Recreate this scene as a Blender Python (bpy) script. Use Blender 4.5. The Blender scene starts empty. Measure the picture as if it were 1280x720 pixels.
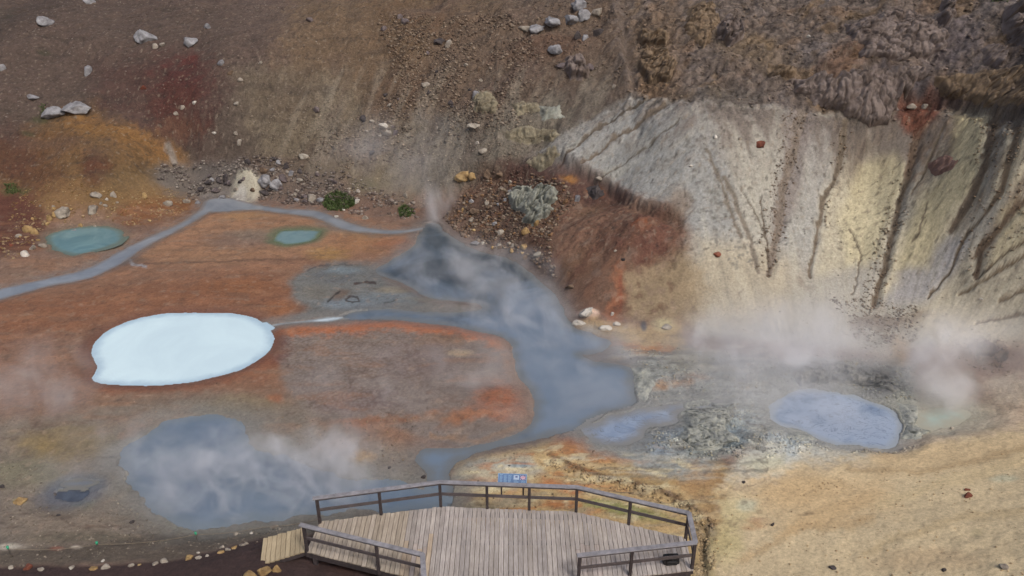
import bpy, bmesh, math, random
import numpy as np
from mathutils import Vector, Matrix

random.seed(11)
rng = np.random.default_rng(11)
sc = bpy.context.scene
COL = sc.collection
f32 = np.float32

# ------------------------------------------------------------------ camera model
F, PITCH, CH = 1004.0, math.radians(27.0), 19.6
CP, SP = math.cos(PITCH), math.sin(PITCH)

def proj(x, y, z):
    dz = z - CH
    depth = np.maximum(y * CP - dz * SP, 0.5)
    return 640 + F * x / depth, 360 - F * (y * SP + dz * CP) / depth

def at(u, v, z=0.0):
    a, b = (u - 640) / F, (360 - v) / F
    d = (a, CP + b * SP, -SP + b * CP)
    t = (z - CH) / d[2]
    return (d[0] * t, d[1] * t, z)

# ------------------------------------------------------------------ noise
_perm = rng.permutation(256).astype(np.int32)
_perm = np.concatenate([_perm, _perm])
_ga = rng.random(256) * 2 * np.pi
_gx, _gy = np.cos(_ga).astype(f32), np.sin(_ga).astype(f32)

def perlin(x, y, seed=0):
    x = np.asarray(x, dtype=np.float64) + seed * 17.13
    y = np.asarray(y, dtype=np.float64) + seed * 5.71
    xi, yi = np.floor(x).astype(np.int64), np.floor(y).astype(np.int64)
    xf, yf = (x - xi).astype(f32), (y - yi).astype(f32)
    xi &= 255; yi &= 255
    u = xf * xf * xf * (xf * (xf * 6 - 15) + 10)
    v = yf * yf * yf * (yf * (yf * 6 - 15) + 10)
    def g(ix, iy, dx, dy):
        h = _perm[(_perm[ix & 255] + iy) & 255]
        return _gx[h] * dx + _gy[h] * dy
    n00 = g(xi, yi, xf, yf); n10 = g(xi + 1, yi, xf - 1, yf)
    n01 = g(xi, yi + 1, xf, yf - 1); n11 = g(xi + 1, yi + 1, xf - 1, yf - 1)
    a = n00 + u * (n10 - n00); b = n01 + u * (n11 - n01)
    return (a + v * (b - a)) * 1.5

def fbm(x, y, s, octs=4, seed=0, gain=0.5):
    """fractal noise, first wavelength s metres, about -1..1"""
    out, amp, f, tot = 0, 1.0, 1.0 / s, 0
    for k in range(octs):
        out = out + amp * perlin(x * f, y * f, seed + k * 3)
        tot += amp; amp *= gain; f *= 2.03
    return out / tot * 1.35

def ridged(x, y, s, octs=4, seed=0):
    out, amp, f, tot = 0, 1.0, 1.0 / s, 0
    for k in range(octs):
        n = 1 - np.abs(perlin(x * f, y * f, seed + k * 3)) * 2
        out = out + amp * n; tot += amp; amp *= .55; f *= 2.1
    return out / tot

def ss(a, b, x):
    t = np.clip((x - a) / (b - a), 0, 1)
    return t * t * (3 - 2 * t)

def worley(x, y, s, seed=0):
    x = x / s + seed * 7.3; y = y / s + seed * 3.1
    xi, yi = np.floor(x).astype(np.int64), np.floor(y).astype(np.int64)
    best = np.full(np.shape(x), 9.0, dtype=f32)
    for i in (-1, 0, 1):
        for j in (-1, 0, 1):
            h = _perm[(_perm[(xi + i) & 255] + ((yi + j) & 255)) & 255]
            px = xi + i + .5 + .45 * _gx[h]; py = yi + j + .5 + .45 * _gy[h]
            best = np.minimum(best, (px - x) ** 2 + (py - y) ** 2)
    return np.sqrt(best)

# ------------------------------------------------------------------ polygon distance
def poly_sd(px, py, pts):
    """signed distance, positive inside"""
    pts = np.asarray(pts, dtype=f32)
    d = np.full(px.shape, 1e9, dtype=f32)
    inside = np.zeros(px.shape, dtype=bool)
    n = len(pts)
    for i in range(n):
        ax, ay = pts[i]; bx, by = pts[(i + 1) % n]
        ex, ey = bx - ax, by - ay
        wx, wy = px - ax, py - ay
        t = np.clip((wx * ex + wy * ey) / max(ex * ex + ey * ey, 1e-9), 0, 1)
        d = np.minimum(d, (wx - ex * t) ** 2 + (wy - ey * t) ** 2)
        c = ((ay > py) != (by > py))
        if abs(ey) > 1e-9:
            inside ^= c & (px < ex * (py - ay) / ey + ax)
    d = np.sqrt(d)
    return np.where(inside, d, -d)

def line_d(px, py, pts):
    """distance to an open polyline and the fraction of the way along it"""
    pts = np.asarray(pts, dtype=f32)
    L = np.concatenate([[0], np.cumsum(np.hypot(*(pts[1:] - pts[:-1]).T))])
    best = np.full(px.shape, 1e18, dtype=f32); frac = np.zeros(px.shape, dtype=f32)
    sgn = np.zeros(px.shape, dtype=f32)
    for i in range(len(pts) - 1):
        ax, ay = pts[i]; bx, by = pts[i + 1]
        ex, ey = bx - ax, by - ay
        wx, wy = px - ax, py - ay
        t = np.clip((wx * ex + wy * ey) / (ex * ex + ey * ey), 0, 1)
        d = (wx - ex * t) ** 2 + (wy - ey * t) ** 2
        m = d < best
        best = np.where(m, d, best)
        frac = np.where(m, (L[i] + t * (L[i + 1] - L[i])) / L[-1], frac)
        sgn = np.where(m, np.sign(ex * wy - ey * wx), sgn)
    return np.sqrt(best), frac, sgn

def catmull(pts, k=5):
    """smooth a closed outline"""
    out = []; n = len(pts)
    for i in range(n):
        p0, p1, p2, p3 = (np.array(pts[(i + j - 1) % n], dtype=float) for j in range(4))
        for s in range(k):
            t = s / k
            out.append(tuple(.5 * ((2 * p1) + (-p0 + p2) * t + (2 * p0 - 5 * p1 + 4 * p2 - p3) * t * t + (-p0 + 3 * p1 - 3 * p2 + p3) * t ** 3)))
    return out

# ------------------------------------------------------------------ terrain base: thin plate through surveyed heights
CTRL = [  # (u, v, z)
 (0,0,10.5),(350,0,10.8),(700,0,12),(1000,0,12.8),(1280,0,13.6),(-400,0,10.5),(1700,0,15.5),
 (0,70,8.0),(350,70,8.3),(700,70,9.2),(1000,70,10.4),(1280,70,11.4),
 (95,145,4.9),(250,145,4.8),(500,145,5.2),(700,145,6.3),(850,145,7.6),(1080,145,7.9),(1280,145,9.6),
 (0,200,2.9),(150,190,3.3),(230,200,2.1),(360,200,2.3),(500,200,2.8),(620,200,3.8),(700,200,4.6),(850,200,5.7),(1080,200,5.6),(1280,200,8.0),
 (0,250,1.3),(110,240,1.6),(230,250,.25),(330,247,.3),(430,250,.4),(520,250,.8),(600,250,1.5),(650,250,2.1),(750,250,3.1),(850,250,4.1),(1080,250,3.9),(1280,250,6.3),
 (600,300,.3),(640,300,.8),(700,300,1.8),(770,300,2.5),(850,300,2.8),(1080,300,2.5),(1280,300,4.7),
 (665,350,.1),(760,350,1.1),(850,350,1.5),(1080,350,1.2),(1200,350,2.2),(1280,350,3.1),
 (725,400,.1),(850,400,.35),(1080,400,.4),(1180,400,.8),(1280,400,1.7),
 (800,450,.1),(950,450,.15),(1080,450,.2),(1180,450,.3),(1280,450,.9),
 (0,330,.3),(60,325,.25),(160,290,.2),(250,262,.15),(400,262,.15),(500,280,.12),(-400,330,.8),(-400,500,.6),
 (100,360,.18),(300,330,.22),(0,430,.2),(230,430,.2),(450,460,.22),(600,480,.2),(0,540,.2),(400,540,.15),(100,580,.2),
 (800,540,.1),(900,520,.12),(970,545,.15),(1060,560,.35),(1180,505,.1),(1280,505,.5),(1180,548,.6),(1280,550,1.1),
 (960,600,.4),(1080,640,1.1),(1280,640,2.1),(900,640,.5),(900,720,.9),(1080,720,1.7),(1280,720,2.8),(1700,500,4),(1700,700,5),(1700,300,8),
 (700,580,.2),(800,600,.25),(640,640,.1),(560,640,.1),(760,660,.3),(640,720,.8),(800,720,.6),
 (0,600,.25),(0,650,.5),(0,690,.9),(120,690,.95),(0,720,1.15),(150,715,1.2),(200,655,.2),(300,662,.2),(300,690,1.1),(330,700,1.2),(380,650,.15),(420,700,.9),(450,720,1.1),
 (-400,720,1.3),
]
pts, zs = [], []
for u, v, z in CTRL:
    p = at(u, v, z); pts.append(p[:2]); zs.append(z)
for x, y, z in [(0,110,24),(-70,110,22),(70,110,26),(-60,80,12),(65,70,17),(0,5,1.4),(0,-20,1.3),(-40,5,1.3),(40,5,4),(-60,30,2.5),(60,40,12),(-30,12,1.3),(30,12,2.8),(-12,15,1.3),(0,85,17)]:
    pts.append((x, y)); zs.append(z)
pts = np.array(pts) / 50; zs = np.array(zs, dtype=float)
def tpsK(r2): return np.where(r2 > 0, .5 * r2 * np.log(np.maximum(r2, 1e-12)), 0)
n = len(pts)
A = np.zeros((n + 3, n + 3))
A[:n, :n] = tpsK(((pts[:, None] - pts[None]) ** 2).sum(-1)) + np.eye(n) * 2e-5
A[:n, n] = A[n, :n] = 1; A[:n, n + 1:] = pts; A[n + 1:, :n] = pts.T
wts = np.linalg.solve(A, np.concatenate([zs, [0, 0, 0]]))
def base_z(x, y):
    xs, ys = (x / 50).astype(np.float64), (y / 50).astype(np.float64)
    z = wts[n] + wts[n + 1] * xs + wts[n + 2] * ys
    for i in range(n):
        z = z + wts[i] * tpsK((xs - pts[i, 0]) ** 2 + (ys - pts[i, 1]) ** 2)
    return z

g = 1.085 ** np.arange(1, 34)
a_in = np.linspace(-1.1, 1.1, 1060)
a_out = 1.1 + .02 * np.cumsum(g)
avals = np.concatenate([-a_out[::-1], a_in, a_out])
y_in = np.linspace(15.5, 77, 960)
yvals = np.concatenate([15.5 - (.08 * np.cumsum(1.18 ** np.arange(1, 32)))[::-1], y_in, 77 + .12 * np.cumsum(1.15 ** np.arange(1, 34))])
NR, NC = len(yvals), len(avals)
Y = np.repeat(yvals[:, None], NC, 1)
X = avals[None, :] * .57 * (np.maximum(Y, 6) + 10)
X = X.ravel(); Y = Y.ravel()
Zb = base_z(X, Y)
out = ss(70, 160, np.hypot(X, Y - 35))
Zb = Zb * (1 - out) + np.clip(Zb, .5, 26) * out
Zb = np.where(Zb > 24, 24 + 4 * np.tanh((Zb - 24) / 4), Zb)
Zb = np.where((Y < 14), Zb * ss(-60, 14, Y) + 1.2 * (1 - ss(-60, 14, Y)), Zb)
Zb = np.where(Zb < 0.16, .16 + .06 * np.tanh((Zb - .16) / .3), Zb)
U, V = proj(X, Y, Zb)
U = U.astype(f32); V = V.astype(f32)

# shared noise fields (world metres)
N3 = fbm(X, Y, 3.0, 4, 1); N1 = fbm(X, Y, 1.0, 4, 5); NH = fbm(X, Y, .35, 3, 9); NH2 = fbm(X, Y, .35, 3, 29)
N1b = fbm(X, Y, 1.0, 4, 15); N3b = fbm(X, Y, 3.2, 4, 21); N8 = fbm(X, Y, 9, 4, 33)
WU = (N1 * .6 + NH * .4); WV = (N1b * .6 + NH2 * .4)

# ------------------------------------------------------------------ paint helpers
C = np.zeros((len(X), 3), dtype=f32)
def lin(c):
    c = np.array(c, dtype=f32) / 255
    return np.where(c <= .04045, c / 12.92, ((c + .055) / 1.055) ** 2.4)
def apply(m, col, idx=None):
    c = lin(col); y_ = c @ np.array([.25, .6, .15], dtype=f32)
    c = (y_ + (c - y_) * .92) * np.array([.985, 1.0, .985], dtype=f32)
    if idx is None: C[:] += (c - C) * m[:, None]
    else: C[idx] += (c - C[idx]) * m[:, None]
def window(u0, v0, u1, v1, pad):
    return np.nonzero((U > u0 - pad) & (U < u1 + pad) & (V > v0 - pad) & (V < v1 + pad))[0]
def P(pts, col, fe=10, wp=8, al=1.0, patch=0, pn=None):
    pts = np.array(pts); i = window(pts[:, 0].min(), pts[:, 1].min(), pts[:, 0].max(), pts[:, 1].max(), fe + wp * 1.5)
    if not len(i): return
    d = poly_sd(U[i] + wp * WU[i], V[i] + wp * .7 * WV[i], pts)
    m = ss(-fe, fe, d) * al
    if patch: m = m * ss(-patch, patch, (pn if pn is not None else N1b)[i] + .05)
    apply(m, col, i)
def B(u, v, ru, rv, col, al=1.0, rot=0, wp=.35, patch=0, pn=None):
    r = max(ru, rv) * 1.8; i = window(u - r, v - r, u + r, v + r, 0)
    if not len(i): return
    du, dv = U[i] - u, V[i] - v
    c, s = math.cos(math.radians(rot)), math.sin(math.radians(rot))
    a = (du * c + dv * s) / ru + wp * WU[i] * 1.2; b = (-du * s + dv * c) / rv + wp * WV[i] * 1.2
    m = (1 - ss(.35, 1.25, np.hypot(a, b))) * al
    if patch: m = m * ss(-patch, patch, (pn if pn is not None else N1)[i])
    apply(m, col, i)
def S(pts, w, col, al=1.0, w2=None, wp=2.0, fe=.6, patch=0):
    """stroke of half width w (to w2 at its end)"""
    w2 = w if w2 is None else w2
    p = np.array(pts); i = window(p[:, 0].min(), p[:, 1].min(), p[:, 0].max(), p[:, 1].max(), max(w, w2) * 2 + wp * 2)
    if not len(i): return
    d, t, _ = line_d(U[i] + wp * WU[i] * 1.5, V[i] + wp * WV[i] * 1.5, pts)
    ww = (w + (w2 - w) * t) * (1 + .5 * NH[i])
    m = (1 - ss(1 - fe, 1 + fe, d / np.maximum(ww, .3))) * al
    if patch: m = m * ss(-patch, patch, NH2[i])
    apply(m, col, i)

# ================================================================== colours of the ground
hill = ss(.6, 2.2, Zb)
apply(np.ones(len(X), f32), (124, 98, 84))
apply(ss(1.0, 2.6, Zb) * (V < 430) , (92, 79, 70))
P([(-900,-900),(420,-900),(420,60),(300,120),(0,150),(-900,200)], (98,81,72), 40, 30)
P([(380,-60),(620,-60),(640,60),(560,130),(480,180),(380,200),(330,140)], (108,88,68), 26, 30, .9)
P([(430,-60),(600,-60),(560,60),(470,90)], (100,78,58), 20, 20, .7, .5)
P([(290,90),(420,90),(520,170),(620,180),(600,250),(500,250),(400,230),(320,200)], (112,99,83), 22, 26, .9)
P([(500,150),(700,120),(720,160),(650,215),(560,240),(480,235)], (114,105,93), 18, 24, .9)
P([(550,10),(780,0),(790,110),(700,110),(600,150),(520,120)], (104,86,72), 20, 28, .85)
B(500,110,60,28,(92,70,56),.6,-30); B(545,30,60,26,(98,74,55),.6,0,.4,.4); B(690,60,60,22,(97,74,60),.8,-5)
B(640,75,40,14,(104,82,68),.6); B(480,215,40,18,(116,104,84),.6); B(455,232,24,12,(112,108,86),.5)
P([(330,150),(400,130),(440,200),(400,230),(330,215)], (104,92,76), 14, 14, .7)
B(355,120,50,40,(96,82,68),.7)
# red and orange patches on the left
P([(110,80),(250,60),(275,95),(262,190),(180,185),(120,130)], (88,62,56), 22, 30, .7)
B(228,112,50,46,(88,50,46),.9,70,.6); B(222,140,44,36,(92,56,48),.8,50,.6); B(160,110,50,24,(84,60,54),.6,-30,.6)
B(222,165,34,20,(106,74,58),.8,0,.6); B(238,72,12,14,(108,50,44),.7)
P([(130,100),(175,95),(190,170),(150,150)], (98,74,66), 10, 10, .8, .6)
P([(0,180),(60,150),(120,135),(170,165),(225,195),(245,240),(235,262),(180,268),(110,262),(60,272),(30,300),(0,320),(-300,330),(-300,200)], (122,92,58), 14, 18, .95)
S([(90,150),(160,165),(225,205),(238,235)], 13, (142,102,56), .8, 10, 6, .8)
B(45,215,40,30,(104,70,48),.8,0,.6); B(118,210,22,22,(98,58,44),.8,0); B(60,180,50,20,(118,82,52),.6)
P([(0,235),(40,240),(60,280),(45,310),(20,330),(-200,340),(-200,235)], (88,52,42), 12, 10, .95)
B(10,190,40,40,(92,58,48),.7); B(170,225,50,24,(114,92,62),.7); B(130,245,34,14,(112,88,54),.5)
P([(160,255),(235,248),(245,262),(200,278),(160,284),(140,270)], (124,80,48), 8, 8, .85)
P([(185,215),(225,205),(300,200),(330,240),(300,248),(235,248),(205,240)], (98,92,88), 10, 10, .9)
P([(300,205),(420,215),(440,250),(400,255),(330,248)], (98,86,78), 8, 10, .8)
B(60,150,26,5,(66,70,44),.7,0,.4,.4); B(22,238,20,6,(70,84,44),.8,0,.4,.3); B(12,20,18,14,(66,68,52),.6,0,.4,.4)
B(55,65,10,4,(70,70,48),.6); B(35,168,10,4,(70,76,48),.6)
S([(-40,60),(60,5),(110,-30)], 14, (74,62,56), .6, 14, 6, .9)
S([(210,185),(218,205)], 4, (150,144,138), .7)
for k in range(24): B(350 + k * 5.6 + random.uniform(-1, 1), 48 + random.uniform(-1.5, 1.5), 2.2, 1.2, (58,50,44), .7, 0, .1)
for k in range(22): B(285 + k * 6 + random.uniform(-1, 1), 71 + .1 * k + random.uniform(-1.5, 1.5), 2.2, 1.2, (60,50,46), .7, 0, .1)
i = window(-60, -60, 620, 240, 60)
apply(ss(.1, .5, fbm(X[i] * .5, Y[i] * 2.2, 1.6, 4, 140)) * .35 * ss(1.0, 2.5, Zb[i]), (70,60,54), i)
apply(ss(.15, .5, fbm(X[i] * .7, Y[i] * 1.3, 4, 4, 144)) * .4 * ss(1.0, 2.5, Zb[i]), (98,80,72), i)
# crust, upper right
P([(775,-300),(1900,-300),(1900,160),(1280,132),(1140,130),(1000,140),(880,140),(800,125),(775,90)], (108,95,87), 14, 34, 1)
i = window(760, -300, 1900, 170, 0); m = ss(775, 800, U[i]) * ss(170, 130, V[i])
apply(m * ss(.0, .55, N3b[i] + .3 * N1[i]) * .9, (116,94,76), i)
apply(m * ss(.1, .5, N3[i] - .2 * N1b[i]) * .6, (112,103,101), i)
apply(m * ss(.25, .6, fbm(X[i], Y[i], 1.8, 3, 77)) * .7, (118,96,72), i)
apply(m * ss(.3, .6, fbm(X[i], Y[i], 1.2, 3, 79)) * .4, (78,66,60), i)
P([(790,20),(850,10),(850,130),(810,130),(785,80)], (112,92,74), 10, 12, .7)
B(815,105,24,22,(120,96,74),.7); B(1060,70,60,20,(112,80,56),.6,-35); B(1130,95,60,14,(96,88,92),.7,20)
B(1180,55,60,40,(94,84,86),.7); B(1250,90,40,34,(96,84,78),.7); B(1200,115,60,14,(112,88,78),.7)
B(940,60,60,24,(118,98,72),.5,20); B(900,120,60,18,(104,98,92),.6)
i = window(300, 60, 800, 250, 60); ms = ss(1.0, 2.5, Zb[i]) * ss(300, 420, U[i]) * ss(800, 730, U[i]) * ss(60, 120, V[i])
dgc = perlin((X[i] * .82 - Y[i] * .45) / .7, (X[i] * .45 + Y[i] * .9) / 4.5, 190); dgd = perlin((X[i] * .82 - Y[i] * .45) / 1.6, (X[i] * .45 + Y[i] * .9) / 6, 192)
apply(ms * ss(.1, .5, dgc) * .45, (138,127,112), i); apply(ms * ss(.1, .5, dgd) * .5, (128,118,105), i); apply(ms * ss(.2, .5, -dgc) * .35, (88,74,64), i)
# long grey and cream slopes
P([(655,205),(690,180),(790,122),(870,132),(1000,138),(1150,135),(1290,140),(1900,160),(1900,460),(1290,420),(1100,440),(870,420),(850,265),(790,250),(740,215)], (158,152,141), 8, 6, 1)
P([(655,205),(790,120),(890,135),(930,300),(870,330),(850,268),(790,248),(720,205)], (144,143,140), 10, 8, .95)
P([(560,215),(650,195),(655,215),(620,235)], (110,98,84), 8, 8, .6)
P([(930,140),(985,140),(960,330),(920,330)], (162,157,146), 14, 10, .8)
P([(985,150),(1050,150),(1010,340),(955,340)], (154,151,147), 12, 8, .7)
P([(1075,170),(1140,160),(1125,235),(1085,330),(1020,345),(1030,240)], (180,170,147), 10, 6, .9)
P([(1200,135),(1250,140),(1225,235),(1170,340),(1100,370),(1120,300),(1150,220)], (188,176,150), 8, 6, .9)
P([(1260,150),(1900,170),(1900,300),(1290,230),(1240,250)], (186,174,148), 8, 6, .85)
P([(1230,300),(1900,260),(1900,430),(1180,430),(1130,400)], (180,168,144), 16, 8, .8)
P([(870,300),(1000,320),(980,400),(860,400)], (166,154,132), 22, 12, .8)
P([(1130,330),(1190,290),(1215,300),(1160,375),(1110,380)], (152,148,148), 10, 6, .85)
B(1000,290,30,50,(152,150,144),.6); B(1100,240,10,60,(160,154,138),.6,15)
# fine down-slope streaks over those slopes
i = window(640, 115, 1900, 430, 0)
sl = np.clip(poly_sd(U[i], V[i], [(655,205),(790,120),(1000,140),(1290,135),(1900,150),(1900,440),(1100,440),(870,420),(850,268)]) / 14, 0, 1)
th = np.arctan2(U[i] - 1060, 620 - V[i])
sA = ((U[i] - 700) * .55 + (V[i] - 160) * .83) / 14.0
wA = ss(900, 830, U[i]); wC = ss(1000, 1060, U[i])
def streak(seed, k):
    a = perlin(sA * k, (U[i] - V[i]) / 90, seed)
    b = perlin((U[i] - .22 * V[i]) / 13 * k, V[i] / 110, seed + 1)
    c = perlin(th * 30 * k, np.hypot(U[i] - 1060, V[i] - 620) / 120, seed + 2)
    return a * wA + (1 - wA) * (b * (1 - wC) + c * wC)
st1, st2 = streak(50, 1.0), streak(60, 2.6)
apply(sl * ss(.18, .6, st1) * .18, (132,126,114), i)
apply(sl * ss(.1, .6, -st1) * .22, (176,170,152), i)
apply(sl * ss(.2, .55, st2) * .2, (120,110,98), i)
apply(sl * ss(.2, .5, NH[i] + .3 * st1) * .22, (104,96,88), i)
apply(sl * ss(-320, -135, -V[i]) * ss(.0, .5, N1[i] + .3 * st1) * .35 * ss(1190, 1000, U[i]), (112,102,92), i)
vt = np.interp(U[i], [640,700,790,850,900,960,1000,1045,1080,1140,1180,1215,1230,1300], [190,160,108,146,170,160,158,176,205,222,190,150,134,140])
apply(np.clip(sl * 3, 0, 1) * ss(24, -20, V[i] - vt - 40 * st1 - 16 * st2 - 12 * NH[i] - 14 * N1[i]) * .88, (108,97,89), i)
apply(np.clip(sl * 3, 0, 1) * ss(75, -20, V[i] - vt - 30 * N1[i] - 20 * NH[i]) * .42, (112,102,96), i)
for k in range(150):
    t_ = random.random(); uu = 868 + 62 * t_ + random.gauss(0, 9 + 7 * math.sin(3 * t_)); vv = 172 + 165 * t_
    B(uu, vv, random.uniform(1.5, 3.6), random.uniform(1.2, 2.6), (110,106,99), .7, 0, .3)
STREAK = (i, sl, st1, st2)
DK = (84,68,56)
P([(1045,130),(1110,130),(1132,165),(1088,192),(1062,214),(1048,242),(1040,212)], (108,95,84), 8, 8, .8, .9, NH)
P([(1142,130),(1206,130),(1202,165),(1188,205),(1166,196),(1150,245),(1134,215)], (114,95,78), 8, 8, .85, .9, NH)
P([(1242,130),(1300,140),(1300,168),(1242,232),(1204,290),(1186,282),(1210,240),(1230,196)], (112,97,80), 9, 9, .8, .8, NH)
P([(985,128),(1022,132),(1006,200),(994,260),(975,300),(962,300),(972,240),(982,190)], (124,113,108), 8, 5, .75)
P([(1270,215),(1300,230),(1300,262),(1240,310),(1222,345),(1218,320),(1236,280)], (116,98,80), 7, 6, .7, .8, NH)
P([(1075,205),(1120,190),(1135,215),(1100,320),(1060,330),(1050,270)], (186,173,136), 10, 8, .6)
P([(1196,138),(1236,138),(1222,220),(1186,270),(1160,330),(1120,330),(1150,250),(1190,200)], (194,179,138), 9, 7, .65)
P([(1250,260),(1290,235),(1300,290),(1240,330)], (188,174,138), 8, 6, .6)
GULLIES = [  # polyline, start half width, end half width (px), depth m
 ([(1004,134),(991,188),(978,235),(972,290),(961,340)], 10, 7, .2, (116,102,92)),
 ([(950,250),(958,300),(961,345)], 1.2, 2, .08, (88,76,66)),
 ([(1058,148),(1048,208),(1031,240),(1020,300),(1011,345)], 7, 1.8, .16, (100,86,72)),
 ([(1135,215),(1126,245),(1108,327),(1092,380)], 5, 4.5, .2, (96,80,64)),
 ([(1064,285),(1077,317),(1066,368)], 1.4, 1.6, .08, (98,84,68)),
 ([(1253,238),(1213,284),(1189,331),(1160,372)], 4, 1.2, .14, (90,74,58)),
 ([(1290,235),(1251,277),(1225,307),(1221,341)], 7, 5, .22, (92,72,56)),
 ([(1300,285),(1262,310),(1220,347)], 2.5, 2, .12, (98,78,58)),
 ([(1300,305),(1243,341),(1200,366)], 3, 2.5, .14, (104,84,62)),
 ([(1300,360),(1268,366),(1250,375)], 4, 2, .14, (98,78,58)),
 ([(1300,392),(1252,396),(1220,402)], 2.5, 1.5, .1, (98,78,58)),
 ([(1152,120),(1146,168),(1136,215)], 11, 5, .25, (108,84,66)),
 ([(1246,138),(1232,200),(1216,240),(1190,285)], 9, 5, .2, (102,84,68)),
 ([(1275,150),(1253,235)], 5, 5, .15, (104,86,68)),
 ([(1238,140),(1233,190)], 1.4, 1.4, .06, (100,84,66)),
 ([(905,225),(925,270),(940,310),(948,345)], 4, 3, .08, (112,102,92)),
 ([(884,190),(905,245),(925,300)], 2.5, 3, .06, (112,102,92)),
 ([(925,240),(945,270),(958,300)], 1.2, 1.2, .05, (98,88,78)),
 ([(850,150),(790,195),(745,225)], 1.5, 1.2, .06, (92,84,76)),
 ([(805,120),(740,165),(700,198)], 2.2, 2, .12, (88,76,66)),
 ([(830,130),(770,170),(735,200),(728,205)], 3.5, 1.5, .12, (98,84,72)),
 ([(1180,160),(1158,205),(1140,240)], 2, 1.5, .06, (104,88,70)),
 ([(1160,250),(1150,290),(1140,300)], 1.2, 1.2, .04, (120,104,82)),
]
for p, w1, w2, dp, c in GULLIES:
    c = tuple(x_ * .8 + y_ * .2 for x_, y_ in zip(c, (150, 142, 126)))
    w1, w2 = w1 * (.62 if w1 > 5 else .85), w2 * (.62 if w2 > 5 else .85)
    S(p, w1, c, .95, w2, 3.5, .35); S(p, w1 * .4, tuple(x_ * .9 for x_ in c), .7, w2 * .4, 3.5, .4)
P([(1130,115),(1165,112),(1180,128),(1170,150),(1130,165),(1118,140)], (108,64,50), 7, 9, .9)
B(1145,150,16,20,(118,74,56),.6); B(1100,408,44,26,(104,88,74),.8,0,.4,.35); B(1140,395,30,12,(112,96,80),.7,0,.4,.3)
B(1010,350,14,14,(112,96,86),.7,0,.4,.4); B(1225,440,32,12,(88,70,62),.9); B(1235,455,20,9,(100,84,74),.7)
B(1125,440,14,22,(160,132,96),.7); B(1105,445,18,14,(176,164,148),.6); B(1150,500,26,12,(128,100,80),.8); B(1128,490,10,10,(160,104,64),.8)
# red-brown fan below the scarp
RED = [(560,250),(600,215),(655,205),(720,212),(790,250),(850,262),(862,300),(850,350),(845,400),(790,405),(725,395),(700,370),(640,320),(590,300)]
P(RED, (112,84,68), 16, 16, 1)
P([(560,262),(640,215),(665,260),(650,320),(600,300)], (84,66,56), 10, 10, .9)
P([(620,200),(700,192),(790,240),(770,265),(700,240),(640,235)], (80,56,50), 8, 8, .85)
B(760,290,60,46,(112,80,64),.6,-40,.6); B(812,310,34,40,(104,66,54),.75,60,.7); B(800,290,14,9,(136,76,44),.7); B(720,330,40,20,(116,86,64),.6,-40)
S([(840,260),(760,300),(710,350)], 5, (96,64,52), .5, 4, 5, .9); S([(800,250),(730,290),(690,330)], 4, (122,90,72), .5, 4, 5, .9)
S([(825,275),(770,330),(735,372)], 4, (126,88,66), .4, 4, 5, .9)
P([(775,355),(850,320),(880,340),(880,405),(790,402)], (140,122,96), 16, 16, .9)
S([(772,345),(772,375),(765,398)], 6, (140,86,58), .7, 10, 7, .9); S([(775,355),(776,390)], 2, (122,64,46), .6)
B(712,218,12,8,(142,96,44),.8); B(745,232,14,8,(136,84,50),.7); B(738,262,30,10,(110,84,64),.5,-30)
B(850,255,18,22,(122,106,92),.7,-30); B(690,345,20,10,(100,76,60),.5,40)
# basin
P([(-900,322),(60,322),(200,290),(245,264),(330,258),(440,268),(540,292),(520,320),(370,345),(360,400),(640,410),(670,480),(665,530),(560,560),(440,600),(300,520),(-900,560)], (138,102,80), 10, 10, 1)
P([(-900,330),(60,322),(200,292),(190,320),(0,362),(-900,400)], (130,104,88), 6, 6, .9)
P([(210,280),(300,258),(430,270),(510,290),(480,310),(380,318),(260,330),(170,325)], (152,114,86), 8, 8, .9)
B(300,300,60,12,(122,102,92),.7); B(330,293,50,8,(120,112,100),.5); B(450,305,50,12,(152,108,72),.6); B(310,270,40,7,(154,118,80),.6)
B(420,285,40,8,(132,124,112),.5); B(230,300,24,12,(152,112,86),.6); B(155,325,26,8,(98,82,74),.8); S([(158,318),(166,330),(183,333)], 1.8, (140,138,142), .9)
S([(180,330),(300,326),(420,322)], 1.2, (88,70,60), .6); S([(100,345),(250,342),(380,325)], 5, (148,108,84), .5, 6, 4, .9)
P([(180,355),(330,340),(370,360),(340,392),(230,388),(150,400),(60,420),(0,440),(-300,430),(-300,380),(60,370)], (134,88,62), 14, 14, .8)
B(300,358,60,12,(140,92,60),.6); B(350,385,20,12,(166,104,60),.8); B(345,380,40,24,(130,90,68),.5); B(60,440,80,30,(128,98,82),.6)
B(410,318,30,10,(160,122,70),.8); B(450,292,30,8,(152,118,82),.6); B(490,305,30,8,(146,96,70),.6)
B(115,430,16,30,(96,66,54),.7,20); B(100,465,20,12,(118,80,58),.8,0,.5,.3); B(330,450,34,24,(132,80,58),.8,-40); S([(130,486),(240,486),(310,462),(345,430)], 6, (134,80,56), .7, 8, 5, .9)
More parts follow.
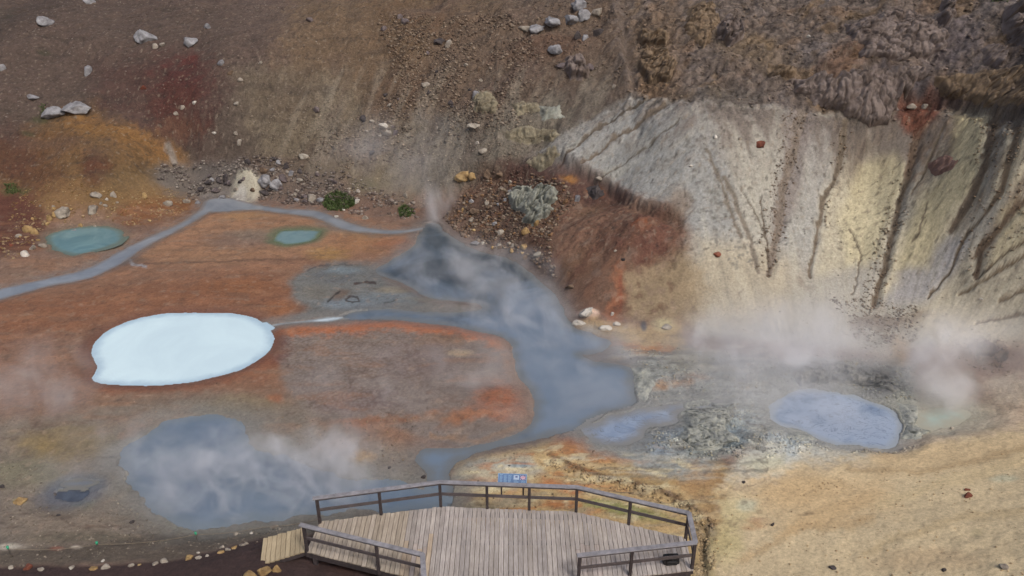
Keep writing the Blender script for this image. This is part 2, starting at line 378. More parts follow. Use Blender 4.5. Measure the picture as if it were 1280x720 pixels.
# grey flats beside the main pond
P([(362,350),(385,335),(420,326),(470,330),(480,348),(530,375),(640,392),(635,420),(593,414),(540,407),(490,401),(430,402),(345,408),(370,395),(385,385),(365,370)], (112,112,110), 6, 6, 1)
B(425,345,44,12,(92,94,98),.7,0,.4,.3); B(430,338,26,5,(120,134,142),.7); B(440,380,44,10,(122,136,148),.7); B(490,372,50,9,(112,122,130),.6)
B(425,368,14,7,(110,92,80),.8,-20); B(395,365,24,12,(118,112,102),.6)
S([(410,377),(418,368),(424,365)], 1.2, (58,54,54), .9); S([(444,355),(456,352),(468,354)], 1.5, (62,50,50), .9); S([(432,374),(438,370),(447,371),(448,376),(440,377),(433,375)], 1, (62,58,60), .9)
S([(385,338),(400,331),(440,331)], 1.2, (72,70,72), .6); S([(480,378),(495,376)], .9, (60,66,72), .8); S([(466,345),(510,322)], 1, (70,66,72), .5)
B(567,385,44,7,(126,114,102),.7); B(600,392,34,7,(112,108,106),.7); B(490,362,26,5,(138,126,106),.6); B(540,373,40,4,(124,118,104),.6)
# flat brown pan with its orange rim
PAN = [(345,412),(430,405),(520,404),(590,412),(635,428),(645,465),(666,490),(664,520),(640,540),(580,555),(520,545),(460,520),(420,535),(380,520),(350,470)]
P(PAN, (122,108,100), 6, 5, 1)
S([(348,414),(430,408),(500,404),(560,410),(600,416),(632,428)], 8, (172,102,64), .95, 9, 5, .7)
S([(632,428),(640,460),(652,478),(660,500),(655,525)], 9, (156,112,80), .8, 8, 5, .8)
S([(640,430),(646,465),(664,488),(666,512)], 2, (176,138,108), .7)
B(625,500,40,24,(146,88,60),.9); B(600,520,60,14,(150,94,62),.8,0,.4,.4); B(560,525,40,12,(140,96,66),.6,0,.4,.4)
S([(540,545),(600,548),(650,532)], 3, (160,116,74), .7, 3, 4, .9); S([(380,528),(450,528),(520,522)], 4, (140,92,64), .8, 4, 4, .9)
B(440,500,70,18,(104,80,76),.7); B(350,435,16,20,(112,78,70),.8); B(572,441,22,5,(168,148,118),.8); B(550,425,40,9,(138,106,80),.6)
B(410,470,60,40,(124,110,102),.5); B(520,450,60,30,(122,102,98),.5)
# lower left flats
P([(-900,540),(60,520),(150,500),(260,490),(360,500),(440,540),(520,560),(530,600),(440,640),(300,670),(0,700),(-900,720)], (124,112,100), 18, 14, 1)
B(80,555,70,26,(126,108,74),.85); B(30,590,60,24,(120,116,92),.6); B(190,520,60,14,(134,104,80),.6,-12); B(300,505,70,14,(136,116,84),.6)
S([(150,545),(190,525),(240,515)], 4, (146,104,76), .7, 3, 4, .9); B(360,520,36,22,(128,116,104),.6); B(345,498,12,7,(150,96,66),.8)
B(450,570,20,9,(168,130,74),.85); B(500,580,40,14,(130,106,88),.7); B(420,560,50,16,(124,104,92),.7); B(60,560,14,12,(136,112,66),.4)
S([(435,598),(473,593),(515,604)], 1.6, (62,58,60), .8); B(100,606,40,12,(108,108,110),.6); B(100,630,40,9,(110,112,84),.7,0,.4,.4); B(24,626,9,4,(164,148,104),.8)
B(90,660,90,26,(134,118,102),.6); B(220,648,30,14,(136,134,112),.6,30)
P([(-900,692),(0,688),(100,682),(220,664),(300,652),(400,640),(470,640),(400,668),(320,680),(200,704),(0,712),(-900,712)], (92,82,72), 7, 6, .95)
B(100,672,80,9,(100,92,76),.6); B(330,662,60,9,(104,96,84),.6); B(10,683,26,5,(190,180,164),.8); B(70,686,12,3,(150,98,80),.8); B(96,684,8,2,(190,176,160),.8)
PATHP = [(-900,713),(0,711),(60,708),(120,709),(180,704),(240,696),(290,684),(330,672),(400,668),(420,690),(560,724),(560,1400),(-900,1400)]
P(PATHP, (62,47,45), 2.5, 3, 1)
B(440,705,40,16,(82,52,44),.6); B(410,700,40,8,(74,54,50),.8)
# mineral flats in the middle and right
P([(560,575),(640,560),(690,545),(745,556),(800,560),(870,560),(920,590),(920,660),(900,760),(560,760),(560,640),(590,620)], (180,152,106), 7, 9, 1)
P([(555,590),(600,572),(660,566),(680,590),(640,610),(580,612)], (174,164,142), 6, 8, .9)
B(610,580,40,10,(150,152,146),.7,0,.4,.3); B(650,585,26,9,(164,160,150),.6); B(655,580,5,2.5,(40,70,90),.9,0,.1); B(650,582,14,5,(120,140,150),.7)
B(560,588,10,8,(176,130,80),.6); B(690,603,60,8,(158,96,62),.7,5,.5,.5); B(720,612,26,6,(168,92,52),.7); B(660,600,50,10,(170,112,70),.5,0,.5,.3); B(600,600,40,6,(172,108,80),.6,0,.5,.4)
B(640,628,40,10,(150,136,112),.6); B(700,630,26,7,(160,96,50),.8); B(600,640,34,12,(130,120,100),.8); B(570,620,12,12,(170,140,90),.6)
P([(695,545),(715,540),(745,556),(790,562),(800,575),(760,575),(720,572),(680,562)], (166,112,70), 6, 9, .85)
B(715,548,18,10,(152,94,60),.7,0,.6); B(790,590,60,12,(166,134,84),.7); B(830,600,50,14,(154,128,84),.6); B(876,600,30,18,(160,120,76),.7,0,.7); B(880,575,20,14,(164,128,84),.6,0,.7)
B(740,580,50,5,(184,158,116),.6,10); B(770,622,50,8,(178,156,112),.6,15); B(790,640,60,10,(120,128,70),.85,12); B(750,630,30,7,(138,138,84),.7)
S([(688,568),(720,585),(760,598),(800,606),(835,618),(860,632)], 2.6, (108,84,60), .9, 4, 3, .7)
S([(860,630),(885,645),(893,665),(880,700),(885,725)], 3.5, (96,78,58), .85, 3, 5, .8); S([(872,655),(880,690),(873,725)], 6, (122,104,80), .7, 6, 5, .9); B(890,700,12,30,(138,130,84),.6)
# rough grey flats by the pond's right shore
P([(760,425),(800,440),(900,440),(1000,455),(1140,455),(1150,520),(1060,560),(960,560),(900,570),(880,600),(800,590),(740,556),(730,530),(790,510),(795,460)], (146,148,144), 10, 12, 1)
P([(845,505),(895,500),(925,520),(930,550),(900,570),(860,572),(840,545)], (132,138,134), 7, 10, .8)
P([(800,520),(850,520),(870,560),(820,570),(790,560)], (124,136,148), 9, 12, .8)
B(910,545,30,18,(130,146,158),.7); B(930,520,40,12,(150,160,166),.6); B(960,500,24,14,(152,158,160),.6); B(1010,500,60,8,(140,146,150),.5); B(860,555,30,10,(170,166,150),.5,0,.5,.4); B(950,470,40,20,(156,152,140),.5,0,.5,.4); B(905,512,18,6,(164,158,140),.8); B(880,530,34,20,(110,112,104),.6,0,.4,.3)
P([(715,402),(740,398),(800,410),(850,405),(860,440),(830,440),(790,440),(750,425)], (166,140,100), 6, 7, .9)
S([(745,420),(800,435),(840,437)], 4, (168,112,64), .8, 4, 5, .9); B(760,408,30,6,(190,176,160),.7,0,.5,.2,); B(830,405,16,10,(172,160,124),.8)
B(805,408,5,8,(66,70,78),.9,-10,.2); B(860,475,34,9,(168,120,76),.8,-8,.5,.4); B(870,450,44,16,(150,142,112),.7); B(826,482,12,7,(170,124,76),.8)
B(800,470,16,26,(112,108,100),.8,0,.4,.4); B(900,460,40,16,(120,122,116),.7,0,.4,.3); B(940,490,36,14,(124,128,128),.6,0,.4,.3)
B(772,446,36,8,(118,112,112),.9); B(770,447,14,3,(150,126,100),.8)
P([(985,452),(1040,448),(1130,455),(1120,500),(1080,495),(1040,485),(1000,485)], (120,116,110), 12, 12, .7, .5, NH)
B(1005,470,22,16,(104,108,108),.7,0,.4,.4); B(1060,462,40,14,(112,106,98),.7); B(1105,490,24,14,(88,90,98),.8)
P([(935,560),(970,540),(1030,552),(1100,562),(1090,575),(1000,585),(950,610),(905,600)], (188,186,176), 10, 9, .95)
B(985,545,40,10,(160,170,178),.8,0,.4,.3); B(1030,545,24,6,(110,116,118),.8,15,.4,.3); B(960,580,40,14,(196,190,160),.7); B(990,560,10,30,(172,186,196),.5)
B(1150,530,30,10,(140,118,100),.8,-10,.4,.3); B(1125,520,12,14,(110,100,88),.8); B(1100,552,20,6,(170,160,140),.6)
B(1180,480,60,20,(158,150,140),.6); B(1270,490,50,26,(176,164,146),.7)
# ochre sand hill lower right
P([(905,600),(950,600),(1000,578),(1095,568),(1130,552),(1190,538),(1290,520),(1900,480),(1900,1400),(860,1400),(885,700),(905,650)], (204,182,144), 24, 30, 1)
P([(940,600),(1100,590),(1120,640),(1010,660),(940,640)], (202,172,128), 22, 20, .7)
P([(1090,560),(1290,545),(1290,575),(1100,600)], (200,172,130), 14, 12, .7)
B(1000,612,60,24,(202,168,120),.5); B(1040,640,80,14,(198,164,116),.5,-20); S([(1100,630),(1200,600),(1290,575)], 7, (204,180,136), .6, 8, 6, .9)
S([(1130,552),(1190,535),(1290,520)], 9, (190,168,146), .8, 12, 5, .9); B(1200,528,60,6,(176,146,128),.6,-8); S([(1060,585),(1150,590),(1290,560)],3,(168,140,100),.5,4,5,.9)
B(920,640,30,22,(196,182,134),.6); B(945,655,30,8,(176,124,76),.7,0,.5,.4); B(910,680,24,30,(196,180,124),.6); B(935,632,14,10,(184,186,164),.6)
B(1010,641,14,3,(120,100,76),.7,-10,.5,.3); B(1170,634,14,3,(116,94,72),.8,-5,.5,.3); B(1220,668,10,6,(160,146,110),.5); B(1160,700,90,16,(186,158,122),.5); B(1255,600,20,6,(186,190,164),.5)
S([(930,700),(1000,660),(1090,650)], 5, (184,150,104), .5, 6, 6, .9); S([(1080,690),(1200,650),(1290,640)], 4, (178,152,108), .4, 6, 6, .9)

i = window(-100, 255, 700, 560, 0); fl_b = ss(1.2, .5, Zb[i]) * ss(560, 520, V[i]) * ss(370, 350, np.where((V[i] > 325) & (V[i] < 405), U[i], 0))
apply(fl_b * ss(.1, .5, fbm(X[i] * .5 + N3[i], Y[i] * 1.6, 1.6, 4, 160)) * .38, (154,110,80), i)
apply(fl_b * ss(.1, .55, fbm(X[i] * .5 - N3[i], Y[i] * 1.6, 1.4, 4, 164)) * .40, (112,88,74), i)
apply(fl_b * ss(.25, .6, fbm(X[i] * .5 + N1[i], Y[i] * 1.3, .9, 3, 168)) * .30, (132,118,104), i)
i = window(540, 540, 900, 680, 0); mf = np.clip(poly_sd(U[i], V[i], [(556,590),(640,560),(700,545),(800,566),(870,572),(910,610),(900,680),(560,680)]) / 10, 0, 1)
q1 = fbm(X[i] * .7 + .4 * N1[i], Y[i] * 1.8, .9, 4, 180); q2 = fbm(X[i] * .7 - .4 * N1[i], Y[i] * 1.8, .7, 4, 184)
apply(mf * ss(.08, .4, q1) * .7, (206,190,150), i); apply(mf * ss(.15, .5, -q1) * ss(860, 700, U[i]) * .65, (182,118,66), i)
apply(mf * ss(.2, .5, q2) * .5, (138,128,108), i); apply(mf * ss(.03, 0, np.abs(q2 - .05)) * .5, (110,80,56), i)
B(880,604,26,28,(166,130,86),.6,0,.8); B(890,640,14,16,(158,122,80),.6)
i = window(-100, 255, 960, 680, 0); fb = ss(1.2, .5, Zb[i])
cl1 = worley(X[i] + .3 * N1[i], Y[i] + .3 * N1b[i], .55, 7); fz = fbm(X[i], Y[i], .5, 3, 196)
apply(fb * ss(.30, .6, fz) * .35, (88,68,58), i); apply(fb * ss(.38, .6, -fz) * .30, (164,140,120), i)
i = window(540, 190, 880, 410, 0); rd = np.clip(poly_sd(U[i], V[i], RED) / 10, 0, 1); fz = fbm(X[i], Y[i], .8, 4, 198)
apply(rd * ss(.1, .5, fz) * .5, (128,106,92), i); apply(rd * ss(.15, .5, -fz) * .5, (88,58,48), i)
# overall mottling in the ground's own colour
calm = np.clip(poly_sd(U, V, [(905,605),(1000,580),(1130,555),(1300,520),(1900,480),(1900,1400),(860,1400),(885,700)]) / 60, 0, 1); calm = 1 - .7 * calm; _sd = poly_sd(U, V, [(640,215),(790,125),(1000,150),(1290,140),(1900,150),(1900,440),(1100,440),(870,420),(850,268)])
calm = calm * np.where(_sd > 0, 1 - .5 * ss(0, 20, _sd), 1)
land = 1 + calm * (.16 * N1 + .13 * NH) + .07 * N3
speck = fbm(X, Y, .16, 2, 91)
hl = ss(1.0, 2.5, Zb) * (V < 420)
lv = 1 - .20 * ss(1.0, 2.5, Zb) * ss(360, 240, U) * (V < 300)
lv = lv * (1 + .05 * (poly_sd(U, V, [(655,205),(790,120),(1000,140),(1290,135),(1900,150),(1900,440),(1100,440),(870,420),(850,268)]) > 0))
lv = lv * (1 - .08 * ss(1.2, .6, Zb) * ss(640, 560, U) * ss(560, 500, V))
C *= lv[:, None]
calm_b = .35 + .65 * np.clip((calm - .3) / .7, 0, 1)
C *= np.clip(land + hl * (.16 * NH2 + .20 * speck) + (1 - hl) * .07 * speck * calm, .35, 1.7)[:, None]
i = np.nonzero(hl > .05)[0]
apply(hl[i] * ss(.42, .62, fbm(X[i], Y[i], .3, 2, 95)) * .5, (60,50,46), i)
apply(hl[i] * ss(.45, .65, fbm(X[i], Y[i], .26, 2, 99)) * .45, (140,126,110), i)
i = window(860, 560, 1400, 900, 0)
apply(ss(.42, .6, fbm(X[i], Y[i], .22, 2, 101)) * ss(560, 640, V[i]) * .25, (140,116,86), i)
i = window(345, 408, 640, 520, 0)
apply(np.clip(poly_sd(U[i], V[i], PAN) / 12, 0, 1) * ss(.5, .3, worley(X[i] + .1 * NH[i], Y[i], .17)) * .28 * ss(600, 470, U[i]), (150,138,132), i)
# rusty mineral lines meandering through the flats
i = window(0, 280, 960, 660, 0)
flat = (1 - hl[i])
cur = np.abs(perlin(X[i] * .22 + N3[i] * .5, Y[i] * .75 + N1[i] * .3, 120))
apply(flat * ss(.035, .0, cur) * .38, (86,64,54), i)
i = window(700, 430, 960, 600, 0)
cur = perlin(X[i] * .5 + N3[i], Y[i] * 3 + N1[i] * .9, 130)
apply(ss(.12, .5, cur) * .5, (92,90,86), i); apply(ss(.15, .5, -cur) * .4, (182,176,160), i)

# ================================================================== relief
Z = Zb.copy()
fl = 1 - ss(.3, 2.0, Zb)
Z += hill * (.30 * N8 + (.22 * N3 + .09 * N1) * (.25 + .75 * calm) + .03 * NH * calm) + .03 * fl * N1 + .012 * NH
# crust: knobbly lava rubble with ledges
i = window(430, -400, 1900, 175, 0)
cm = ss(770, 800, U[i] + 20 * N1[i]) * ss(165, 122, V[i] + 16 * N1b[i] + 30 * N3[i])
cm2 = .35 * ss(430, 620, U[i]) * ss(800, 770, U[i]) * ss(160, 110, V[i])
k = ridged(X[i], Y[i], 3.4, 5, 41); wv = .5 - worley(X[i] + .2 * N1[i], Y[i] + .2 * N1b[i], .9)
DISP = (cm + cm2) * (.55 * (k - .45) + .06 * wv + .05 * NH[i] + .28 * (np.abs(perlin(X[i] * .62, Y[i] * .62, 150)) ** .7 - .4) + .14 * (np.abs(perlin(X[i] * 1.5, Y[i] * 1.5, 153)) ** .7 - .4))
DY = np.zeros(len(X)); DY[i] = -.62 * DISP; Z[i] += .78 * DISP
CRUST = (i, cm)
C[i] *= (1 + cm * np.clip(1.1 * (np.abs(perlin(X[i] * 1.5, Y[i] * 1.5, 153)) ** .7 - .36), -.3, .3))[:, None]  # crevice shade painted into the colour: hollows of the relief darker, knobs lighter
# rubble band under the hill
i = window(540, 100, 780, 380, 0)
rb = ss(0, 20, poly_sd(U[i], V[i], [(545,260),(600,205),(650,200),(665,260),(690,300),(690,350),(640,320),(590,305)]))
Z[i] += rb * (.10 * (.5 - worley(X[i], Y[i], .4)) + .05 * NH[i])
d, t, _ = line_d(U, V, [(812,262),(790,310),(760,360),(748,392)]); Z += .55 * np.exp(-(d / 26) ** 2) * ss(0, .15, t) * ss(1, .8, t)
i = window(400, 60, 900, 240, 40); rw = ss(700, 620, U[i]) * ss(420, 480, U[i]) * ss(60, 90, V[i])
dg = (X[i] * .45 + Y[i] * .9)
Z[i] += rw * .10 * perlin((X[i] * .82 - Y[i] * .45) / .8, dg / 5, 170)
i = window(-60, -60, 560, 240, 60)
Z[i] += hill[i] * (.20 * fbm(X[i] * 1.0, Y[i] * .45, 2.2, 4, 175) + .30 * fbm(X[i], Y[i] * .6, 6, 3, 176))
i = window(560, 250, 870, 400, 20)
Z[i] += .05 * hill[i] * perlin((X[i] * .8 - Y[i] * .55) / .5, (X[i] * .55 + Y[i] * .8) / 3, 178)
# streak relief
i, sl, st1, st2 = STREAK
Z[i] += sl * (-.02 * st1 - .012 * st2)
for p, w1, w2, dp, c in GULLIES:
    q = np.array(p); i = window(q[:, 0].min(), q[:, 1].min(), q[:, 0].max(), q[:, 1].max(), 30)
    d, t, _ = line_d(U[i] + 3.5 * WU[i], V[i] + 3 * WV[i], p)
    w = (w1 + (w2 - w1) * t) * 1.3
    dp *= .7
    Z[i] -= dp * (1 - ss(.2, 1.3, d / w)) * ss(0, .06, t)
    Z[i] += dp * .25 * np.exp(-((d / w - 1.6) / .4) ** 2)
# slumped scarp above the red fan, and other ledges (drop on the lower side, fading away downhill)
def scarp(line, h, reach, wp=5):
    q = np.array(line); i = window(q[:, 0].min(), q[:, 1].min(), q[:, 0].max(), q[:, 1].max(), reach * 1.3)
    d, t, s = line_d(U[i] + wp * WU[i], V[i] + wp * WV[i], line)
    e = ss(0, .12, t) * ss(1, .88, t)
    below = s > 0
    Z[i] -= np.where(below, ss(0, 7.0, d) * (1 - ss(4, reach, d)) * h * e, 0)
    Z[i] += np.where(~below, (1 - ss(0, 12, d)) * h * .18 * e, 0)
scarp([(560,200),(600,208),(625,212),(655,207),(680,192),(700,185),(725,205),(760,225),(795,250),(830,262),(862,275)], .45, 44, 9)
scarp([(1090,122),(1130,113),(1150,108),(1175,118),(1230,130),(1300,132)], .45, 30, 8)
scarp([(1150,100),(1170,112),(1185,126)], .3, 20)
scarp([(776,-60),(778,20),(782,70),(795,118)], -.5, 40)
scarp([(640,34),(700,28),(740,12),(775,0)], .5, 22)
scarp([(560,108),(600,118),(640,115)], .25, 24); scarp([(620,160),(660,158),(700,152)], .35, 20)
scarp([(690,576),(720,588),(760,600),(800,608),(835,620),(862,636),(888,655),(884,700),(890,730)], .15, 14, 4)
scarp([(1215,432),(1240,428),(1262,440)], .4, 24)
# mounds
def mound(u, v, ru, rv, h, col=None):
    r = max(ru, rv) * 1.6; i = window(u - r, v - r, u + r, v + r, 0)
    d = np.hypot((U[i] - u) / ru, (V[i] - v) / rv) + .18 * N1[i]
    Z[i] += h * (1 - ss(0, 1.2, d))
    if col: apply((1 - ss(.55, 1.05, d)) * .95, col, i)
mound(306, 234, 25, 24, 1.0, (176,168,150)); mound(298, 240, 12, 12, .15, (196,190,180))
mound(345,228,22,12,.4); mound(1005,472,30,14,.5); mound(1060,465,40,12,.5); mound(880,525,40,20,.15)
mound(735,392,16,7,.3,(196,168,150)); mound(900,508,22,7,.25); mound(1105,490,26,12,.3); mound(800,470,16,20,.2); mound(1128,522,14,12,.3)
i = window(780, 430, 1160, 580, 0)
rg = ss(0, 15, poly_sd(U[i], V[i], [(790,450),(900,440),(1000,440),(1150,450),(1150,520),(1040,560),(900,575),(830,575),(800,545),(790,500)]))
w5 = .5 - worley(X[i] + .15 * N1[i], Y[i] + .15 * N1b[i], .45, 3)
Z[i] += rg * (.09 * w5 + .13 * (ridged(X[i], Y[i], 1.3, 4, 61) - .45))
C[i] *= (1 + rg * np.clip(.5 * w5, -.3, .25))[:, None]

# ------------------------------------------------------------------ pools: outline (px), level, label data
POOLS = {}; CARVE = []; RIV = {}
def pool(key, pts, z, depth=.35, soft=.8, smooth=True, warp=.12):
    pp = catmull(pts) if smooth else pts
    w = np.array([at(u, v, z)[:2] for u, v in pp])
    POOLS[key] = (w, z)
    lo, hi = w.min(0) - 3, w.max(0) + 3
    i = np.nonzero((X > lo[0]) & (X < hi[0]) & (Y > lo[1]) & (Y < hi[1]))[0]
    s = poly_sd(X[i] + warp * N1[i] * 1.6, Y[i] + warp * N1b[i] * 1.6, w) + .02 * NH[i]
    inz = z - .02 - depth * ss(0, soft, s)
    wgt = ss(.0, 1.3, -s)
    outz = np.maximum(z + .015 + np.minimum(-s, .5) * .10, z + .01) * (1 - wgt) + np.maximum(Z[i], z + .03) * wgt
    Z[i] = np.where(s > -1.3, outz, Z[i])
    CARVE.append((i, s, inz))
    return i, s
pond_pts = [(470,341),(486,327),(505,315),(518,306),(523,292),(530,281),(546,279),(561,293),(593,312),(640,325),(667,345),(694,369),(707,391),(716,408),(740,417),(763,428),
 (752,440),(728,444),(745,452),(775,456),(792,464),(792,485),(795,505),(765,515),(738,528),(725,538),(690,545),(650,555),(610,562),(575,576),(560,592),(566,610),(558,640),(520,640),(535,600),
 (520,575),(532,560),(575,560),(630,548),(662,530),(668,505),(662,488),(648,470),(640,440),(632,424),(593,413),(542,405),(492,400),(440,402),(424,398),(440,390),(480,386),(520,389),(560,391),(600,387),(596,379),(560,376),(530,370),(506,355)]
res = {}
res['pond'] = pool('pond', pond_pts, 0.0, .35, .5, True, .08)
res['bluepond'] = pool('bluepond', [(150,585),(158,560),(180,545),(205,528),(250,519),(295,524),(306,540),(320,560),(380,578),(437,600),(473,596),(510,606),(545,614),(556,630),(500,640),(450,637),(400,644),(345,650),(310,652),(280,659),(240,661),(205,645),(170,618)], .02, .3, .6, True, .15)
res['milky'] = pool('milky', [(114,441),(126,420),(160,402),(200,393),(250,391),(300,393),(327,403),(341,418),(337,438),(305,460),(250,476),(190,482),(135,480),(116,475),(122,460)], .10, .35, .3, True, .05)
res['turq'] = pool('turq', [(56,297),(76,288),(110,283),(140,284),(156,292),(148,305),(115,315),(90,319),(68,312)], .25, .3, .4)
res['green'] = pool('green', [(341,300),(349,289),(370,287),(398,288),(401,292),(388,302),(362,306),(348,304)], .14, .2, .3)
res['mud'] = pool('mud', [(962,520),(970,503),(994,488),(1038,489),(1085,501),(1119,515),(1128,538),(1114,559),(1096,560),(1038,553),(1001,538),(975,532)], .02, .3, .3)
res['pale'] = pool('pale', [(1143,517),(1158,512),(1180,508),(1203,512),(1215,520),(1195,532),(1170,538),(1146,533)], .06, .25, .3)
res['seep'] = pool('seep', [(724,536),(745,526),(790,512),(840,505),(885,500),(905,503),(880,511),(852,514),(846,528),(815,534),(795,552),(765,558),(742,554)], .025, .15, .3)
res['pot'] = pool('pot', [(70,621),(80,612),(98,608),(112,613),(110,620),(98,627),(82,629)], .10, .25, .2)
res['potb'] = pool('potb', [(73,607),(85,601),(110,599),(122,603),(112,608),(88,609)], .13, .15, .2)
def river(key, pts, ws, z, **k):
    P_ = [pts[0]] + list(pts) + [pts[-1]]; W_ = [ws[0]] + list(ws) + [ws[-1]]
    c, w = [], []
    for j in range(1, len(P_) - 2):
        p0, p1, p2, p3 = (np.array(q, dtype=float) for q in P_[j - 1:j + 3])
        for t in np.arange(0, 1, .2):
            c.append(.5 * ((2 * p1) + (-p0 + p2) * t + (2 * p0 - 5 * p1 + 4 * p2 - p3) * t * t + (-p0 + 3 * p1 - 3 * p2 + p3) * t ** 3)); w.append(W_[j] * (1 - t) + W_[j + 1] * t)
    c.append(np.array(pts[-1], dtype=float)); w.append(ws[-1])
    L, R_ = [], []
    for j in range(len(c)):
        d = c[min(j + 1, len(c) - 1)] - c[max(j - 1, 0)]; d = d / np.hypot(*d); nn = np.array([-d[1], d[0] * 1.0])
        L.append(tuple(c[j] + nn * w[j])); R_.append(tuple(c[j] - nn * w[j]))
    RIV[key] = len(L)
    return pool(key, L + R_[::-1], z, smooth=False, **k)
res['stream'] = river('stream', [(-320,450),(-100,395),(0,368),(60,353),(110,342),(150,322),(185,302),(225,283),(252,266),(262,258),(285,256),(320,259),(355,264),(395,268),(425,280),(460,288),(500,290),(535,284)],
    [9,8,6.5,5,6.5,7.5,5,3.8,4.5,9,9,3.6,3,5,6.5,3.4,2.6,2], .06, depth=.2, soft=.3, warp=.04)
res['outflow'] = river('outflow', [(332,410),(350,405),(380,402),(410,399),(432,397)], [2.2,1.2,1.3,3.6,1.4], .05, depth=.08, soft=.15, warp=.02)

for i, s, inz in CARVE: Z[i] = np.where(s > 0, np.minimum(Z[i], inz), Z[i])
# shores take wet, stained colours of their own
def rim(key, w, col, al=.8, patch=0):
    i, s = res[key]
    m = ss(-w * (1 + .6 * 1), -.0, s + .25 * w * N1[i]) * al
    if patch: m = m * ss(-patch, patch, NH[i] + .2)
    apply(m, col, i)
rim('pond', .7, (104,104,104), .6); rim('bluepond', 1.1, (116,114,108), .75); rim('milky', .5, (112,76,60), .8); rim('turq', .4, (118,104,88), .8)
rim('green', .5, (96,104,80), .9); rim('mud', .7, (142,142,140), .9); rim('stream', .45, (112,104,100), .75, .6); rim('pot', .6, (82,88,100), .8); rim('potb', .3, (100,104,108), .6)
rim('pale', 1.2, (156,154,140), .8); rim('seep', .7, (124,124,122), .8); rim('outflow', .6, (116,112,108), .8)
WET = np.zeros(len(X), f32)
for k_ in res:
    i, s = res[k_]; WET[i] = np.maximum(WET[i], ss(-.9, -.1, s))

Y0 = Y; Y = Y + DY
# ------------------------------------------------------------------ build the ground mesh
GAIN = 1.0
me = bpy.data.meshes.new('ground')
me.vertices.add(len(X)); me.vertices.foreach_set('co', np.stack([X, Y, Z], 1).astype(f32).ravel())
q = (np.arange(NR - 1)[:, None] * NC + np.arange(NC - 1)[None]).ravel()
fa = np.stack([q, q + 1, q + NC + 1, q + NC], 1).astype(np.int32)
me.loops.add(fa.size); me.loops.foreach_set('vertex_index', fa.ravel())
me.polygons.add(len(fa)); me.polygons.foreach_set('loop_start', np.arange(len(fa), dtype=np.int32) * 4)
me.polygons.foreach_set('use_smooth', np.ones(len(fa), bool))
me.update(calc_edges=True)
at_ = me.color_attributes.new('tint', 'FLOAT_COLOR', 'POINT')
at_.data.foreach_set('color', np.concatenate([np.clip(C * GAIN, 0, .9), np.ones((len(X), 1))], 1).astype(f32).ravel())
aw = me.attributes.new('wet', 'FLOAT', 'POINT'); aw.data.foreach_set('value', WET.astype(f32))

crs = np.clip(.30 + hl * .45, 0, 1) * calm_b; i, cm = CRUST; crs[i] = np.maximum(crs[i], cm); i = window(780, 430, 1160, 580, 0); crs[i] = np.maximum(crs[i], rg * .8)
slm = poly_sd(U, V, [(640,215),(790,125),(1000,150),(1290,140),(1900,150),(1900,440),(1100,440),(870,420),(850,268)]); crs = np.where(slm > 0, crs * (1 - .55 * ss(0, 20, slm)), crs)
ac = me.attributes.new('coarse', 'FLOAT', 'POINT'); ac.data.foreach_set('value', crs.astype(f32))
# ------------------------------------------------------------------ node helpers
def mat(name):
    m = bpy.data.materials.new(name); m.use_nodes = True
    nt = m.node_tree; b = nt.nodes['Principled BSDF']
    return m, nt, b, nt.links.new
def noise(nt, scale, detail=4, vec=None, rough=.55, typ='FBM'):
    n_ = nt.nodes.new('ShaderNodeTexNoise'); n_.inputs['Scale'].default_value = scale
    n_.inputs['Detail'].default_value = detail; n_.inputs['Roughness'].default_value = rough
    if vec is not None: nt.links.new(vec, n_.inputs['Vector'])
    return n_
def ramp(nt, fac, stops):
    r = nt.nodes.new('ShaderNodeValToRGB'); e = r.color_ramp.elements
    while len(e) < len(stops): e.new(.5)
    for el, (p, c) in zip(e, stops):
        el.position = p; el.color = tuple(c) + (1,) if len(c) == 3 else c
    nt.links.new(fac, r.inputs[0]); return r
def mixc(nt, fac, a, b, mode='MIX'):
    m = nt.nodes.new('ShaderNodeMix'); m.data_type = 'RGBA'; m.blend_type = mode
    for s, v in ((0, fac), (6, a), (7, b)):
        if hasattr(v, 'links') or hasattr(v, 'is_linked'): nt.links.new(v, m.inputs[s])
        else: m.inputs[s].default_value = v if s == 0 else tuple(v) + (1,)
    return m.outputs[2]
def bump(nt, h, strength, dist, nrm=None):
    b = nt.nodes.new('ShaderNodeBump'); b.inputs['Strength'].default_value = strength; b.inputs['Distance'].default_value = dist
    nt.links.new(h, b.inputs['Height'])
    if nrm is not None: nt.links.new(nrm, b.inputs['Normal'])
    return b.outputs[0]
def coords(nt, k='Object'): return nt.nodes.new('ShaderNodeTexCoord').outputs[k]
def L3(c): return tuple(float(v) for v in lin(c))

m, nt, b, ln = mat('ground_minerals')
a = nt.nodes.new('ShaderNodeVertexColor'); a.layer_name = 'tint'
w = nt.nodes.new('ShaderNodeAttribute'); w.attribute_name = 'wet'
co = coords(nt)
n1 = noise(nt, 9, 6, co, .65); r1 = ramp(nt, n1.outputs[0], [(.28, (.72,) * 3), (.5, (1,) * 3), (.75, (1.25,) * 3)])
c1 = mixc(nt, 1.0, a.outputs[0], r1.outputs[0], 'MULTIPLY')
n2 = noise(nt, 34, 3, co, .6); r2 = ramp(nt, n2.outputs[0], [(.3, (.80,) * 3), (.55, (1.0,) * 3), (.75, (1.22,) * 3)])
c2 = mixc(nt, 1.0, c1, r2.outputs[0], 'MULTIPLY')
ln(c2, b.inputs['Base Color'])
rr = ramp(nt, w.outputs['Fac'], [(0, (.93,) * 3), (1, (.42,) * 3)]); ln(rr.outputs[0], b.inputs['Roughness'])
b.inputs['Specular IOR Level'].default_value = .3
